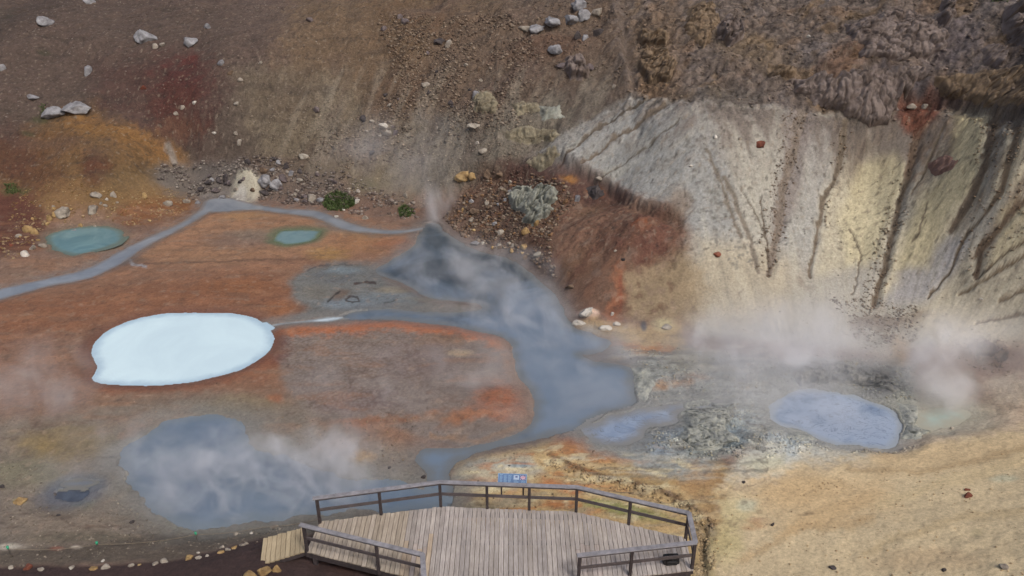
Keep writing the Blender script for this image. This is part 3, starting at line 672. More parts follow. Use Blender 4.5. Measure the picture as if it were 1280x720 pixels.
v1 = nt.nodes.new('ShaderNodeTexVoronoi'); v1.inputs['Scale'].default_value = 5.5; ln(co, v1.inputs['Vector'])
h1 = bump(nt, n1.outputs[0], .6, .10); h2 = bump(nt, n2.outputs[0], .55, .03, h1); h3 = bump(nt, v1.outputs['Distance'], .18, .05, h2)
ca_ = nt.nodes.new('ShaderNodeAttribute'); ca_.attribute_name = 'coarse'
for bn in [q for q in nt.nodes if q.type == 'BUMP']: ln(ca_.outputs['Fac'], bn.inputs['Strength'])
ln(h3, b.inputs['Normal'])
me.materials.append(m)
ground = bpy.data.objects.new('ground', me); COL.objects.link(ground); ground['kind'] = 'structure'
ground['label'] = 'bare mineral-stained ground of the hot spring basin and its hillside'

# lookup: the ground point seen at photo position (u, v)
UF, VF = proj(X, Y, Z)
_vis = np.nonzero((UF > -60) & (UF < 1340) & (VF > -60) & (VF < 790) & (Y > 14))[0]
_b = {}
_key = (np.floor(UF[_vis] / 8).astype(int) + 20) * 1000 + np.floor(VF[_vis] / 8).astype(int) + 20
_ord = np.argsort(_key, kind='stable'); _ks = _key[_ord]
def spot(u, v):
    best = None
    for du in (-1, 0, 1):
        for dv in (-1, 0, 1):
            k = (int(math.floor(u / 8)) + du + 20) * 1000 + int(math.floor(v / 8)) + dv + 20
            l, r = np.searchsorted(_ks, k), np.searchsorted(_ks, k + 1)
            if r > l:
                c = _vis[_ord[l:r]]; d = (UF[c] - u) ** 2 + (VF[c] - v) ** 2 + .02 * Y[c]
                j = int(np.argmin(d))
                if best is None or d[j] < best[0]: best = (d[j], c[j])
    j = best[1]
    return Vector((X[j], Y[j], Z[j]))
def mpp(p):  # metres per photo pixel there
    return (p.y * CP - (p.z - CH) * SP) / F
Zgrid = Z.reshape(NR, NC)
def gz(x, y):
    r = np.clip(np.searchsorted(yvals, y) - 1, 0, NR - 2); ty = (y - yvals[r]) / (yvals[r + 1] - yvals[r])
    def row(rr): return np.interp(x, avals * .57 * (max(yvals[rr], 6) + 10), Zgrid[rr])
    return float(row(r) * (1 - ty) + row(r + 1) * ty)

# ------------------------------------------------------------------ object helpers
def tag(o, label=None, cat=None, group=None, kind=None):
    for k, v in (('label', label), ('category', cat), ('group', group), ('kind', kind)):
        if v: o[k] = v
    return o
def empty(name, loc, rz=0):
    o = bpy.data.objects.new(name, None); COL.objects.link(o); o.location = loc; o.rotation_euler.z = rz; o.empty_display_size = .2
    return o
def link(name, me_, m_=None, parent=None, smooth=False):
    if m_ is not None and not me_.materials: me_.materials.append(m_)
    if smooth: me_.polygons.foreach_set('use_smooth', [True] * len(me_.polygons))
    o = bpy.data.objects.new(name, me_); COL.objects.link(o)
    if parent is not None:
        o.parent = parent
    return o
class MB:
    """collects world-space pieces; build() makes one mesh object with its origin at `org`"""
    def __init__(s): s.v, s.f, s.c = [], [], []
    def add(s, vs, fs, col=None):
        k = len(s.v); s.v += [tuple(p) for p in vs]; s.f += [tuple(i + k for i in f) for f in fs]; s.c += [col] * len(vs)
    def prism(s, quad, zt, zb, col=None):
        """quad: four (x,y) with optional z offsets"""
        n_ = len(quad)
        top = [(p[0], p[1], (p[2] if len(p) > 2 else zt)) for p in quad]; bot = [(p[0], p[1], t[2] - (zt - zb)) for p, t in zip(quad, top)]
        s.add(top + bot, [tuple(range(n_)), tuple(range(2 * n_ - 1, n_ - 1, -1))] + [(i, i + n_, (i + 1) % n_ + n_, (i + 1) % n_) for i in range(n_)], col)
    def beam(s, p0, p1, w, h, col=None, up=(0, 0, 1)):
        """box from p0 to p1, w wide across, h tall; p at centre"""
        p0, p1, up = Vector(p0), Vector(p1), Vector(up)
        d = (p1 - p0).normalized(); side = d.cross(up).normalized(); u2 = side.cross(d).normalized()
        vs = [p + side * (w / 2 * sx) + u2 * (h / 2 * sy) for p in (p0, p1) for sx, sy in ((-1, -1), (1, -1), (1, 1), (-1, 1))]
        s.add(vs, [(0, 1, 2, 3), (7, 6, 5, 4), (0, 4, 5, 1), (1, 5, 6, 2), (2, 6, 7, 3), (3, 7, 4, 0)], col)
    def build(s, name, m_, parent=None, org=(0, 0, 0), bevel=0, cols=False):
        me_ = bpy.data.meshes.new(name)
        me_.from_pydata([(v[0] - org[0], v[1] - org[1], v[2] - org[2]) for v in s.v], [], s.f)
        bm = bmesh.new(); bm.from_mesh(me_); bmesh.ops.recalc_face_normals(bm, faces=bm.faces)
        if bevel and len(bm.edges) < 3000: bmesh.ops.bevel(bm, geom=bm.edges[:], offset=bevel, segments=1, affect='EDGES')
        bm.to_mesh(me_); bm.free()
        if cols:
            ca = me_.color_attributes.new('tint', 'FLOAT_COLOR', 'POINT')
            ca.data.foreach_set('color', np.array([tuple(c) + (1,) for c in s.c], dtype=f32).ravel())
        o = link(name, me_, m_, parent)
        if parent is None: o.location = org
        return o

# ------------------------------------------------------------------ water
def water_mat(name, ca, cb, scale=.5, stretch=(1, 1, 1), rough=.22, bmp=.02, lo=.35, hi=.65, extra=None, spec=.5, shore=None, sw=.7):
    m, nt, b, ln = mat(name)
    mp = nt.nodes.new('ShaderNodeMapping'); mp.inputs['Scale'].default_value = stretch; ln(coords(nt), mp.inputs[0])
    n_ = noise(nt, scale, 5, mp.outputs[0], .6); n_.inputs['Distortion'].default_value = 1.2
    r = ramp(nt, n_.outputs[0], [(lo, L3(ca)), (hi, L3(cb))])
    c = r.outputs[0]
    if name.startswith('grey_pond'):   # the silt thins towards the far end
        sx_ = nt.nodes.new('ShaderNodeSeparateXYZ'); ln(coords(nt), sx_.inputs[0])
        mr = nt.nodes.new('ShaderNodeMapRange'); mr.inputs['From Min'].default_value = 45; mr.inputs['From Max'].default_value = 31; mr.inputs['To Min'].default_value = -.22; mr.inputs['To Max'].default_value = .22; ln(sx_.outputs[1], mr.inputs[0])
        ad = nt.nodes.new('ShaderNodeMath'); ad.operation = 'ADD'; ln(n_.outputs[0], ad.inputs[0]); ln(mr.outputs[0], ad.inputs[1]); ln(ad.outputs[0], r.inputs[0])
    if extra:   # dark cracks / scum lines
        k, colr, wd = extra
        n2_ = noise(nt, k, 4, mp.outputs[0], .55); n2_.inputs['Distortion'].default_value = 2.0
        mm = ramp(nt, n2_.outputs[0], [(.5 - wd, (0, 0, 0)), (.5, (1, 1, 1)), (.5 + wd, (0, 0, 0))])
        c = mixc(nt, mm.outputs[0], c, L3(colr))
    if shore:
        sa = nt.nodes.new('ShaderNodeAttribute'); sa.attribute_name = 'shore'
        ns = noise(nt, 1.3, 5, coords(nt), .65)
        mth = nt.nodes.new('ShaderNodeMath'); mth.operation = 'MULTIPLY_ADD'; ln(ns.outputs[0], mth.inputs[0]); mth.inputs[1].default_value = -sw * 1.5; ln(sa.outputs['Fac'], mth.inputs[2])
        mr2 = nt.nodes.new('ShaderNodeMapRange'); mr2.interpolation_type = 'SMOOTHSTEP'; mr2.inputs['From Min'].default_value = -sw * .75; mr2.inputs['From Max'].default_value = sw * .5; ln(mth.outputs[0], mr2.inputs[0])
        c = mixc(nt, mr2.outputs[0], L3(shore), c)
    ln(c, b.inputs['Base Color']); b.inputs['Roughness'].default_value = rough; b.inputs['Specular IOR Level'].default_value = spec
    n3 = noise(nt, 6, 3, coords(nt)); ln(bump(nt, n3.outputs[0], .25, bmp), b.inputs['Normal'])
    return m
WM = {
 'pond': water_mat('grey_pond_water', (60,72,82), (106,120,136), .22, (1,1,1), .16, .015, .38, .62, shore=(104,108,110), sw=.55),
 'bluepond': water_mat('blue_pond_water', (92,108,126), (112,124,136), .35, (1,1,1), .16, .015, shore=(108,118,126), sw=.5),
 'milky': water_mat('milky_water', (196,218,226), (206,228,234), .3, (1,1,1), .22, .004, shore=(168,192,206), sw=.42),
 'turq': water_mat('turquoise_water', (88,122,130), (108,140,144), .8, (1,1,1), .14, .008, shore=(96,110,100), sw=.4),
 'green': water_mat('green_water', (100,128,136), (116,142,146), .8, (1,1,1), .14, .008, shore=(92,104,80), sw=.3),
 'mud': water_mat('blue_mud', (110,128,152), (140,154,174), .6, (1,1.5,1), .35, .03, .30, .50, (1.0, (80,92,114), .016), shore=(140,148,156), sw=.3),
 'pale': water_mat('pale_green_water', (144,164,158), (156,172,164), .6, (1,1,1), .2, .008, shore=(150,148,134), sw=.7),
 'seep': water_mat('seep_water', (108,124,148), (138,152,172), .6, (1,1.5,1), .3, .02, .35, .6, (.9, (92,98,106), .02), shore=(122,122,120), sw=.6),
 'pot': water_mat('dark_mud', (44,52,66), (68,78,92), 1.5, (1,1,1), .3, .03, shore=(58,64,76), sw=.1),
 'potb': water_mat('dark_mud_shallow', (82,94,112), (98,110,126), 1.5, (1,1,1), .3, .03, shore=(108,106,98), sw=.3),
 'stream': water_mat('stream_water', (108,116,126), (140,145,151), .5, (1,1,1), .2, .02, .3, .7, shore=(118,112,108), sw=.28),
 'outflow': water_mat('outflow_water', (140,154,164), (186,198,204), 1.2, (1,1,1), .2, .01, shore=(126,124,120), sw=.2),
}
NAMES = {'pond': ('water_pond', 'large dark grey steaming pond in the middle of the basin'), 'bluepond': ('water_pond', 'blue-grey steaming pond behind the platform at lower left'),
 'milky': ('water_pool', 'round pale milky blue pool'), 'turq': ('water_pool', 'small turquoise pool at the foot of the orange mound'), 'green': ('water_pool', 'tiny blue-green pool with green rim beside the stream'),
 'mud': ('water_mud_pool', 'blue-grey boiling mud pool at right'), 'pale': ('water_pool', 'pale green pool under steam right of the mud pool'), 'seep': ('water_seep', 'shallow blue-grey water joining the pond to the mud pool'),
 'pot': ('water_mud_pot', 'small dark mud pot on the lower left flat'), 'potb': ('water_mud_pot', 'shallow blue mud behind the small dark mud pot'), 'stream': ('water_stream', 'pale grey stream curving along the back of the basin'), 'outflow': ('water_outflow', 'thin pale outflow of the milky pool')}
CUT = {'stream': ['pond'], 'outflow': ['pond', 'milky'], 'seep': ['pond'], 'potb': ['pot']}
for k_, (w_, z_) in POOLS.items():
    st = .16 if k_ in ('pond', 'bluepond') else .09
    lo, hi = w_.min(0) - .5, w_.max(0) + .5
    gx_, gy_ = np.meshgrid(np.arange(lo[0], hi[0], st), np.arange(lo[1], hi[1], st)); ny, nx = gx_.shape
    n1 = fbm(gx_, gy_, 1.0, 3, 301); n2 = fbm(gx_, gy_, 1.0, 3, 305)
    sd = poly_sd((gx_ + .05 * n1).astype(f32), (gy_ + .05 * n2).astype(f32), w_)
    keep = sd > -.28
    for oth in CUT.get(k_, []): keep &= poly_sd(gx_.astype(f32), gy_.astype(f32), POOLS[oth][0]) < .25
    fq = keep[:-1, :-1] & keep[1:, :-1] & keep[:-1, 1:] & keep[1:, 1:]
    ii = np.arange(ny * nx).reshape(ny, nx)
    q4 = np.stack([ii[:-1, :-1][fq], ii[:-1, 1:][fq], ii[1:, 1:][fq], ii[1:, :-1][fq]], 1)
    used, inv = np.unique(q4, return_inverse=True); q4 = inv.reshape(-1, 4)
    co3 = np.stack([gx_.ravel()[used], gy_.ravel()[used], np.full(len(used), z_)], 1)
    me_ = bpy.data.meshes.new(NAMES[k_][0]); me_.from_pydata(co3.tolist(), [], q4.tolist())
    at2 = me_.attributes.new('shore', 'FLOAT', 'POINT'); at2.data.foreach_set('value', sd.ravel()[used].astype(f32))
    o = link(NAMES[k_][0], me_, WM[k_], None, True); tag(o, NAMES[k_][1], None, None, 'structure')

# ------------------------------------------------------------------ rock meshes and materials
def ico(sub):
    bm = bmesh.new(); bmesh.ops.create_icosphere(bm, subdivisions=sub, radius=1)
    bm.verts.ensure_lookup_table()
    v = np.array([x.co for x in bm.verts]); f_ = [tuple(x.index for x in fc.verts) for fc in bm.faces]; bm.free()
    return v, f_
ICO = {k: ico(k) for k in (1, 2, 3, 4)}
def rock_shape(seed, sub=3, cuts=11, rough=.05, flat=.7):
    r = np.random.default_rng(seed); v, f_ = ICO[sub]; v = v.copy()
    for _ in range(cuts):
        nn = r.normal(size=3); nn /= np.linalg.norm(nn); d = r.uniform(.5, .85)
        ex = np.maximum(v @ nn - d, 0); v -= ex[:, None] * nn
    if sub >= 3:
        a_ = r.random() * 50
        nz = perlin(v[:, 0] * 1.6 + v[:, 2] * 1.1 + a_, v[:, 1] * 1.6 - v[:, 2] * .9, 3) + .5 * perlin(v[:, 0] * 4 + v[:, 2] * 3 + a_, v[:, 1] * 4 - v[:, 2] * 3, 4) + .3 * perlin(v[:, 0] * 9 + v[:, 2] * 7 + a_, v[:, 1] * 9 - v[:, 2] * 5, 5)
        v *= (1 + rough * 2.2 * nz)[:, None]
    v[:, 2] *= flat; v[:, 1] *= r.uniform(.75, 1.0)
    v /= np.abs(v[:, 0]).max()
    return v, f_
def rock_mesh(name, seed, **k):
    v, f_ = rock_shape(seed, **k); me_ = bpy.data.meshes.new(name); me_.from_pydata(v.tolist(), [], f_)
    me_.polygons.foreach_set('use_smooth', [True] * len(me_.polygons)); return me_
def rock_mat(name, ca, cb, cc=None, scale=2.2):
    m, nt, b, ln = mat(name)
    g_ = nt.nodes.new('ShaderNodeNewGeometry'); n_ = noise(nt, scale, 6, g_.outputs['Position'], .7)
    r = ramp(nt, n_.outputs[0], [(.32, L3(cb)), (.56, L3(ca))] + ([(.72, L3(cc))] if cc else []))
    ln(r.outputs[0], b.inputs['Base Color']); b.inputs['Roughness'].default_value = .9; b.inputs['Specular IOR Level'].default_value = .25
    n2_ = noise(nt, 14, 5, g_.outputs['Position'], .7); ln(bump(nt, n2_.outputs[0], .7, .06), b.inputs['Normal'])
    return m
RM = {
 'grey': rock_mat('rock_grey', (146,145,147), (96,94,96), (168,167,168)),
 'pale': rock_mat('rock_pale', (158,150,138), (110,100,90), (182,176,164)),
 'yellow': rock_mat('rock_yellow', (164,138,96), (112,88,58), (188,166,124)),
 'brown': rock_mat('rock_brown', (112,94,78), (74,60,52), (132,114,98)),
 'dark': rock_mat('rock_dark', (76,70,70), (48,44,44), (96,90,88)),
 'red': rock_mat('rock_red', (124,74,58), (82,48,40), (140,92,74)),
 'mauve': rock_mat('rock_mauve', (108,98,98), (74,66,66), (128,118,116)),
 'white': rock_mat('rock_white', (196,190,180), (150,140,128), (214,210,202)),
}
base_rocks = {}
def rmesh(colr, k):
    key = (colr, k)
    if key not in base_rocks:
        me_ = rock_mesh('rock', 100 + k, sub=3, cuts=9 + k % 6, rough=.04 + .02 * (k % 3), flat=.55 + .12 * (k % 4))
        me_.materials.append(RM[colr]); base_rocks[key] = me_
    return base_rocks[key]
NROCK = [0]
def rock(u, v, wpx, hpx, colr, label, name='rock', group=None, rot=None, big=False, sink=.36, cat='rock', seed=None):
    NROCK[0] += 1; k = NROCK[0] if seed is None else seed
    p = spot(u, min(v + hpx * .25, 735)); s = mpp(p) * wpx * (.56 if big else .5)
    if big:
        me_ = rock_mesh(name, 500 + k, sub=4, cuts=15, rough=.07, flat=.75); me_.materials.append(RM[colr])
    else: me_ = rmesh(colr, k % 9)
    o = bpy.data.objects.new(name, me_); COL.objects.link(o)
    sz = min(mpp(p) * hpx * .55, s * 1.1)
    fl = np.abs(np.array([0, 0, 1])) # noqa
    o.scale = (s, s * .9, max(sz, s * .45) * 1.45)
    rr = random.Random(k)
    o.rotation_euler = (rr.uniform(-.2, .2), rr.uniform(-.2, .2), rr.uniform(-.5, .5) if rot is None else math.radians(rot))
    o.location = (p.x, p.y, p.z + o.scale.z * .8 * (.5 - sink))
    return tag(o, label, cat, group)

# boulders on the left hillside
RK = [
 (183,45,36,19,'grey','largest grey boulder on the upper left hillside, tilted up to the right'),
 (238,50,23,14,'grey','grey boulder above the dark red patch of hillside'),
 (194,58,9,7,'pale','left of two small pale rocks just below the largest hillside boulder'),
 (203,55,8,6,'pale','right of two small pale rocks just below the largest hillside boulder'),
 (277,77,10,11,'grey','small upright grey rock right of the dark red hillside patch'),
 (261,33,10,8,'grey','small grey rock up the slope right of the two big left boulders'),
 (111,88,12,15,'grey','upright grey rock on bare brown slope below the largest boulder'),
 (56,26,18,11,'grey','rounded dark grey rock near the upper left corner'),
 (40,121,16,8,'grey','low flat grey rock up slope from the boulder pair at left'),
 (66,140,30,13,'grey','left rock of the pale boulder pair on top of the orange mound'),
 (95,134,33,18,'grey','right and taller rock of the boulder pair on the orange mound'),
 (3,84,9,10,'grey','grey rock cut by the left edge of the photo'),
 (111,1,15,8,'grey','grey rock cut by the top edge above the largest boulder'),
 (326,77,6,7,'pale','tiny pale pointed stone on the brown slope right of the red patch'),
 (301,99,8,5,'pale','small flat pale stone right of the dark red patch'),
 (287,91,8,5,'brown','small brown stone just left of a flat pale stone near the red patch'),
 (388,24,10,9,'mauve','lone mauve stone high on the slope left of the ochre band'),
 (396,135,11,9,'mauve','lone dark stone in the middle of the sandy ochre slope'),
 (380,194,14,9,'pale','pale stone on the sandy slope above the white mound'),
 (220,141,7,5,'pale','small pale stone in the lower left of the red patch'),
 (227,133,7,5,'pale','small pale stone in the middle of the red patch'),
 (243,127,6,6,'white','small white stone in the upper part of the red patch'),
 (296,129,8,6,'pale','small pale stone level with the red patch, right of it'),
 (296,166,7,5,'pale','pale stone on the slope above the ravine rubble'),
 (300,178,6,6,'pale','lower small pale stone above the ravine rubble'),
 (268,165,6,5,'white','small white stone at the lower right rim of the red patch'),
 (180,108,9,8,'red','small dark red stone at the left rim of the red patch'),
 # foot of the orange mound
 (34,285,14,13,'yellow','larger of two yellow stones left of the turquoise pool'),
 (45,289,11,10,'yellow','smaller brown-yellow stone right against the larger yellow one'),
 (61,272,9,9,'yellow','yellow stone uphill of the turquoise pool'),
 (60,279,7,6,'yellow','small yellow stone just below another above the turquoise pool'),
 (79,263,18,14,'pale','broken pale rock on the orange mound above the turquoise pool'),
 (70,268,9,9,'yellow','squat stone leaning against the broken pale rock'),
 (116,262,14,10,'pale','squarish pale stone on the orange mound, alone above the pool'),
 (132,255,6,9,'pale','narrow upright pale stone on the orange mound'),
 (133,248,5,5,'white','tiny white stone above the narrow upright stone'),
 (209,253,13,11,'pale','pale rounded stone at the right foot of the orange mound'),
 (142,243,9,8,'pale','pale stone high on the orange mound over the gravel patch'),
 (180,245,8,8,'yellow','yellow-green stone on the orange mound above the gravel patch'),
 (121,243,15,7,'pale','flat pale stone on the orange mound'),
 (23,294,10,7,'pale','pale flat stone on the dark red bank left of the turquoise pool'),
 (33,317,14,10,'white','white stone at the foot of the dark red bank'),
 (41,310,8,7,'pale','small grey stone uphill of the white stone at the bank foot'),
 (55,306,11,10,'pale','rounded pale stone on the left rim of the turquoise pool'),
 (14,305,6,9,'red','red-brown stone sunk in the dark red bank'),
 (47,299,6,5,'yellow','small yellow stone between the yellow pair and the pool rim'),
 (102,281,7,5,'yellow','small orange stone on the upper rim of the turquoise pool'),
 (92,290,13,8,'grey','pale grey rock standing in the turquoise pool'),
 (85,292,7,5,'dark','small dark rock beside the grey rock in the turquoise pool'),
 # ravine
 (331,226,16,12,'grey','large grey block right of the white mound'),
 (354,223,14,11,'mauve','dark block right of the large grey block by the white mound'),
 (345,229,15,10,'grey','grey block leaning between two others right of the white mound'),
 (331,240,14,7,'dark','dark slab at the right foot of the white mound'),
 (315,235,8,7,'brown','brown stone lying on the right flank of the white mound'),
 (330,211,12,9,'brown','brown stone behind the white mound'),
 (311,201,10,7,'dark','dark stone up the gully above the white mound'),
 (357,207,9,7,'dark','dark stone above the blocks right of the white mound'),
 (252,234,10,8,'dark','dark stone left of the white mound at the water'),
 (262,226,12,8,'dark','dark grey stone left of the white mound'),
 (275,224,10,9,'dark','black stone between the dark grey stone and the white mound'),
 (283,222,8,8,'dark','black stone touching the left side of the white mound'),
 (270,236,12,9,'mauve','grey stone at the water left of the white mound'),
 (277,246,12,5,'grey','flat grey stone at the far edge of the stream pond'),
 (233,250,11,8,'pale','pale stone at the bend where the stream leaves its pond'),
 (248,253,8,5,'grey','grey stone at the left edge of the stream pond'),
 (389,247,13,9,'pale','roundest pale stone on the stream bank left of the moss'),
 (401,248,10,8,'grey','grey stone beside the roundest pale stone left of the moss'),
 (378,246,6,5,'dark','small dark stone on the stream bank left of the round pale one'),
 (449,238,7,5,'white','small white stone right of the large moss patch'),
 (446,251,8,5,'white','white stone at the lower right of the large moss patch'),
 (430,262,5,4,'white','tiny white stone at the foot of the large moss patch'),
 (456,271,10,9,'pale','pale rock on the bank between the two moss patches'),
 (420,270,6,4,'white','tiny white stone at the water below the large moss patch'),
 (507,243,7,9,'pale','pale stone on the slope above the small moss patch'),
 # central slope
 (499,21,9,6,'mauve','left stone of a mauve pair on the upper ochre slope'),
 (507,25,12,10,'mauve','right stone of a mauve pair on the upper ochre slope'),
 (480,35,10,9,'mauve','mauve stone below left of the mauve pair'),
 (550,50,16,11,'dark','dark greenish rock on the upper slope above the rubble fan'),
 (561,55,9,9,'pale','pale stone right against the dark greenish rock'),
 (480,156,14,10,'white','white-topped block in the rubble of the middle slope'),
 (485,164,14,8,'pale','tan block just under the white-topped block'),
 (532,105,13,8,'pale','pale flat stone in the brown rubble fan'),
 (455,147,11,7,'dark','dark stone left of the white-topped block'),
 (594,117,12,10,'grey','dark pointed rock casting shade near the centre of the slope'),
 (466,190,9,7,'dark','dark stone in the lower row on the middle slope'),
 (578,217,21,14,'yellow','large flat yellow block over the pond head'),
 (591,220,13,11,'yellow','smaller yellow block right of the large flat yellow one'),
 (610,215,15,11,'brown','brown block right of the yellow blocks'),
 (625,217,12,9,'brown','brown block under the scarp edge'),
 (596,177,7,5,'white','small white stone on the grey middle slope'),
 (603,187,14,8,'pale','tan broken block on the grey middle slope'),
 (593,158,18,7,'pale','long pale ledge stone on the grey middle slope'),
 (724,5,20,14,'grey','upper grey boulder of the broken ridge at the top edge'),
 (657,35,17,7,'pale','pale left end stone of the broken grey ridge'),
 (673,35,24,13,'grey','large grey boulder near the left end of the broken ridge'),
 (694,26,22,12,'grey','grey boulder in the middle of the broken ridge'),
 (713,24,18,11,'grey','third boulder of the broken grey ridge'),
 (730,18,15,11,'grey','fourth boulder of the broken grey ridge'),
 (746,13,18,12,'pale','right end boulder of the broken grey ridge'),
 (694,60,18,13,'grey','grey boulder standing alone below the broken ridge'),
 (722,44,11,11,'dark','black boulder at the left of the dark cluster'),
 (731,47,10,8,'grey','grey boulder between two black boulders'),
 (747,40,15,13,'dark','black boulder at the right of the dark cluster'),
 (703,80,14,9,'mauve','rock left of the big rough purple-grey block'),
 (738,84,13,10,'mauve','rock right of the big rough purple-grey block'),
 (767,108,6,6,'pale','small pale stone at the top of the grey slope ribs'),
 # under the scarp
 (594,303,13,8,'grey','grey stone at the head of the dark pond'),
 (595,263,15,9,'brown','flat olive stone in the rubble over the pond head'),
 (608,252,7,9,'pale','upright pale stone in the rubble left of the big grey outcrop'),
 (657,288,13,10,'yellow','tan stone directly below the big grey outcrop'),
 (671,278,9,12,'yellow','orange-brown block at the right foot of the big grey outcrop'),
 (656,307,10,9,'yellow','rounded tan stone below the big grey outcrop'),
 (673,316,14,9,'pale','grey-tan stone lowest on the scree below the outcrop'),
 (640,313,7,7,'yellow','small tan stone by the water below the outcrop'),
 (722,248,9,8,'grey','grey stone left of the dark block under the scarp'),
 (748,223,10,7,'pale','pale stone resting high under the scarp'),
 (713,357,14,6,'brown','flat brown slab low on the red slope'),
 (778,324,6,5,'dark','small dark stone in the middle of the red slope'),
 (769,313,5,3,'pale','tiny pale stone in the middle of the red slope'),
 (734,388,20,12,'white','pinkish white crusted rock at the pond edge under the red slope'),
 (724,403,16,5,'white','flat white crust at the pond edge'),
 (757,409,16,6,'white','white crusted rock right of the pinkish one'),
 (772,404,12,5,'white','second white crusted rock at the foot of the orange streak'),
 (765,392,5,8,'white','upright white crust at the foot of the orange streak'),
 (833,407,14,8,'pale','pale crusted rock by the small dark vent'),
 # right slope and crust
 (1011,45,7,5,'white','small white stone on the brown crust, left of another'),
 (1083,47,6,5,'white','small white stone on the brown crust, right of another'),
 (1139,131,14,6,'pale','left pale stone inside the red hollow'),
 (1155,133,11,6,'pale','right pale stone inside the red hollow'),
 (897,317,11,7,'red','small rust-red stone on the grey slope'),
 (925,172,7,6,'pale','small pale stone near the top of the grey slope'),
 (895,171,6,6,'white','small white stone on the dark-pocked grey slope'),
 (951,179,13,6,'red','flat rusty stone near the top of the grey slope'),
 (864,207,6,4,'white','tiny white stone on the left grey slope'),
 (1227,373,5,3,'white','tiny white stone between two gullies at right'),
 (1209,611,9,5,'red','upper and darker of two red stones on the ochre sand'),
 (1210,618,13,8,'red','lower and larger of two red stones on the ochre sand'),
 (965,655,6,5,'dark','small dark stone on the ochre sand right of the platform'),
 (1041,708,10,5,'dark','dark stone by the bottom edge on the ochre sand'),
 (930,602,6,4,'dark','small dark stone on the pale sand above the rusty bank'),
 (1190,535,6,5,'pale','small pink stone at the crest of the ochre hill'),
 (1180,713,6,4,'dark','small black stone at the bottom edge right of centre sand'),
 (1255,707,14,9,'pale','pale crumbling stone at the lower right corner'),
 # lower left
 (3,608,9,5,'dark','dark stone at the left edge on the grey flat'),
 (73,644,6,4,'dark','small dark stone on the grey flat below the mud pot'),
 (69,617,8,5,'dark','dark clod on the left lip of the mud pot'),
 (164,652,8,5,'dark','dark clod on the grey flat left of the blue pond'),
 (24,626,16,7,'yellow','flat pale yellow stone at the left of the grey flat'),
 (342,657,13,6,'pale','flat pale slab on the bank near the boardwalk'),
 (315,666,6,4,'white','small white stone above the path edge near the boardwalk'),
 (295,667,7,4,'pale','small tan stone above the path edge left of the boardwalk'),
 (248,690,5,3,'white','bright white stone by the middle green marker'),
 (128,700,6,4,'white','bright white stone above the path edge at left'),
 (330,713,18,14,'yellow','largest rounded tan boulder under the boardwalk corner'),
 (347,709,12,12,'yellow','smaller tan boulder right of the largest one by the boardwalk'),
 (312,720,19,10,'yellow','tan boulder cut by the bottom edge below the boardwalk'),
 (487,583,5,4,'dark','dark stone at the edge of the strip between the ponds'),
 (530,595,8,6,'dark','black rock on the shore behind the left railing'),
]
for r_ in RK:
    u, v, w_, h_, c_, lb = r_
    rock(u, v, w_, h_, c_, lb, big=(w_ >= 15), name='boulder' if w_ >= 20 else 'rock', cat='boulder' if w_ >= 20 else 'rock')
# stones lining the dark path
EDGE = [(15,709,9),(35,708,12),(52,710,9),(90,709,9),(116,710,12),(133,707,13),(163,706,9),(174,705,5),(194,703,10),(206,701,12),(237,697,11),(248,696,9),(259,694,6),(275,689,10),(278,683,7),(284,686,9),(293,684,9),(303,681,9),(309,679,7)]
ordn = ['first','second','third','fourth','fifth','sixth','seventh','eighth','ninth','tenth','eleventh','twelfth','thirteenth','fourteenth','fifteenth','sixteenth','seventeenth','eighteenth','nineteenth']
for k, (u, v, w_) in enumerate(EDGE):
    rock(u, v, w_, w_ * .55, ['pale', 'yellow', 'pale'][k % 3] if k != 1 else 'red', 'pale stone lining the dark path, %s from the left edge' % ordn[k] if k != 1 else 'rusty stone lining the dark path near the left edge', name='edge_stone', group='stones lining the dark path', cat='stone')
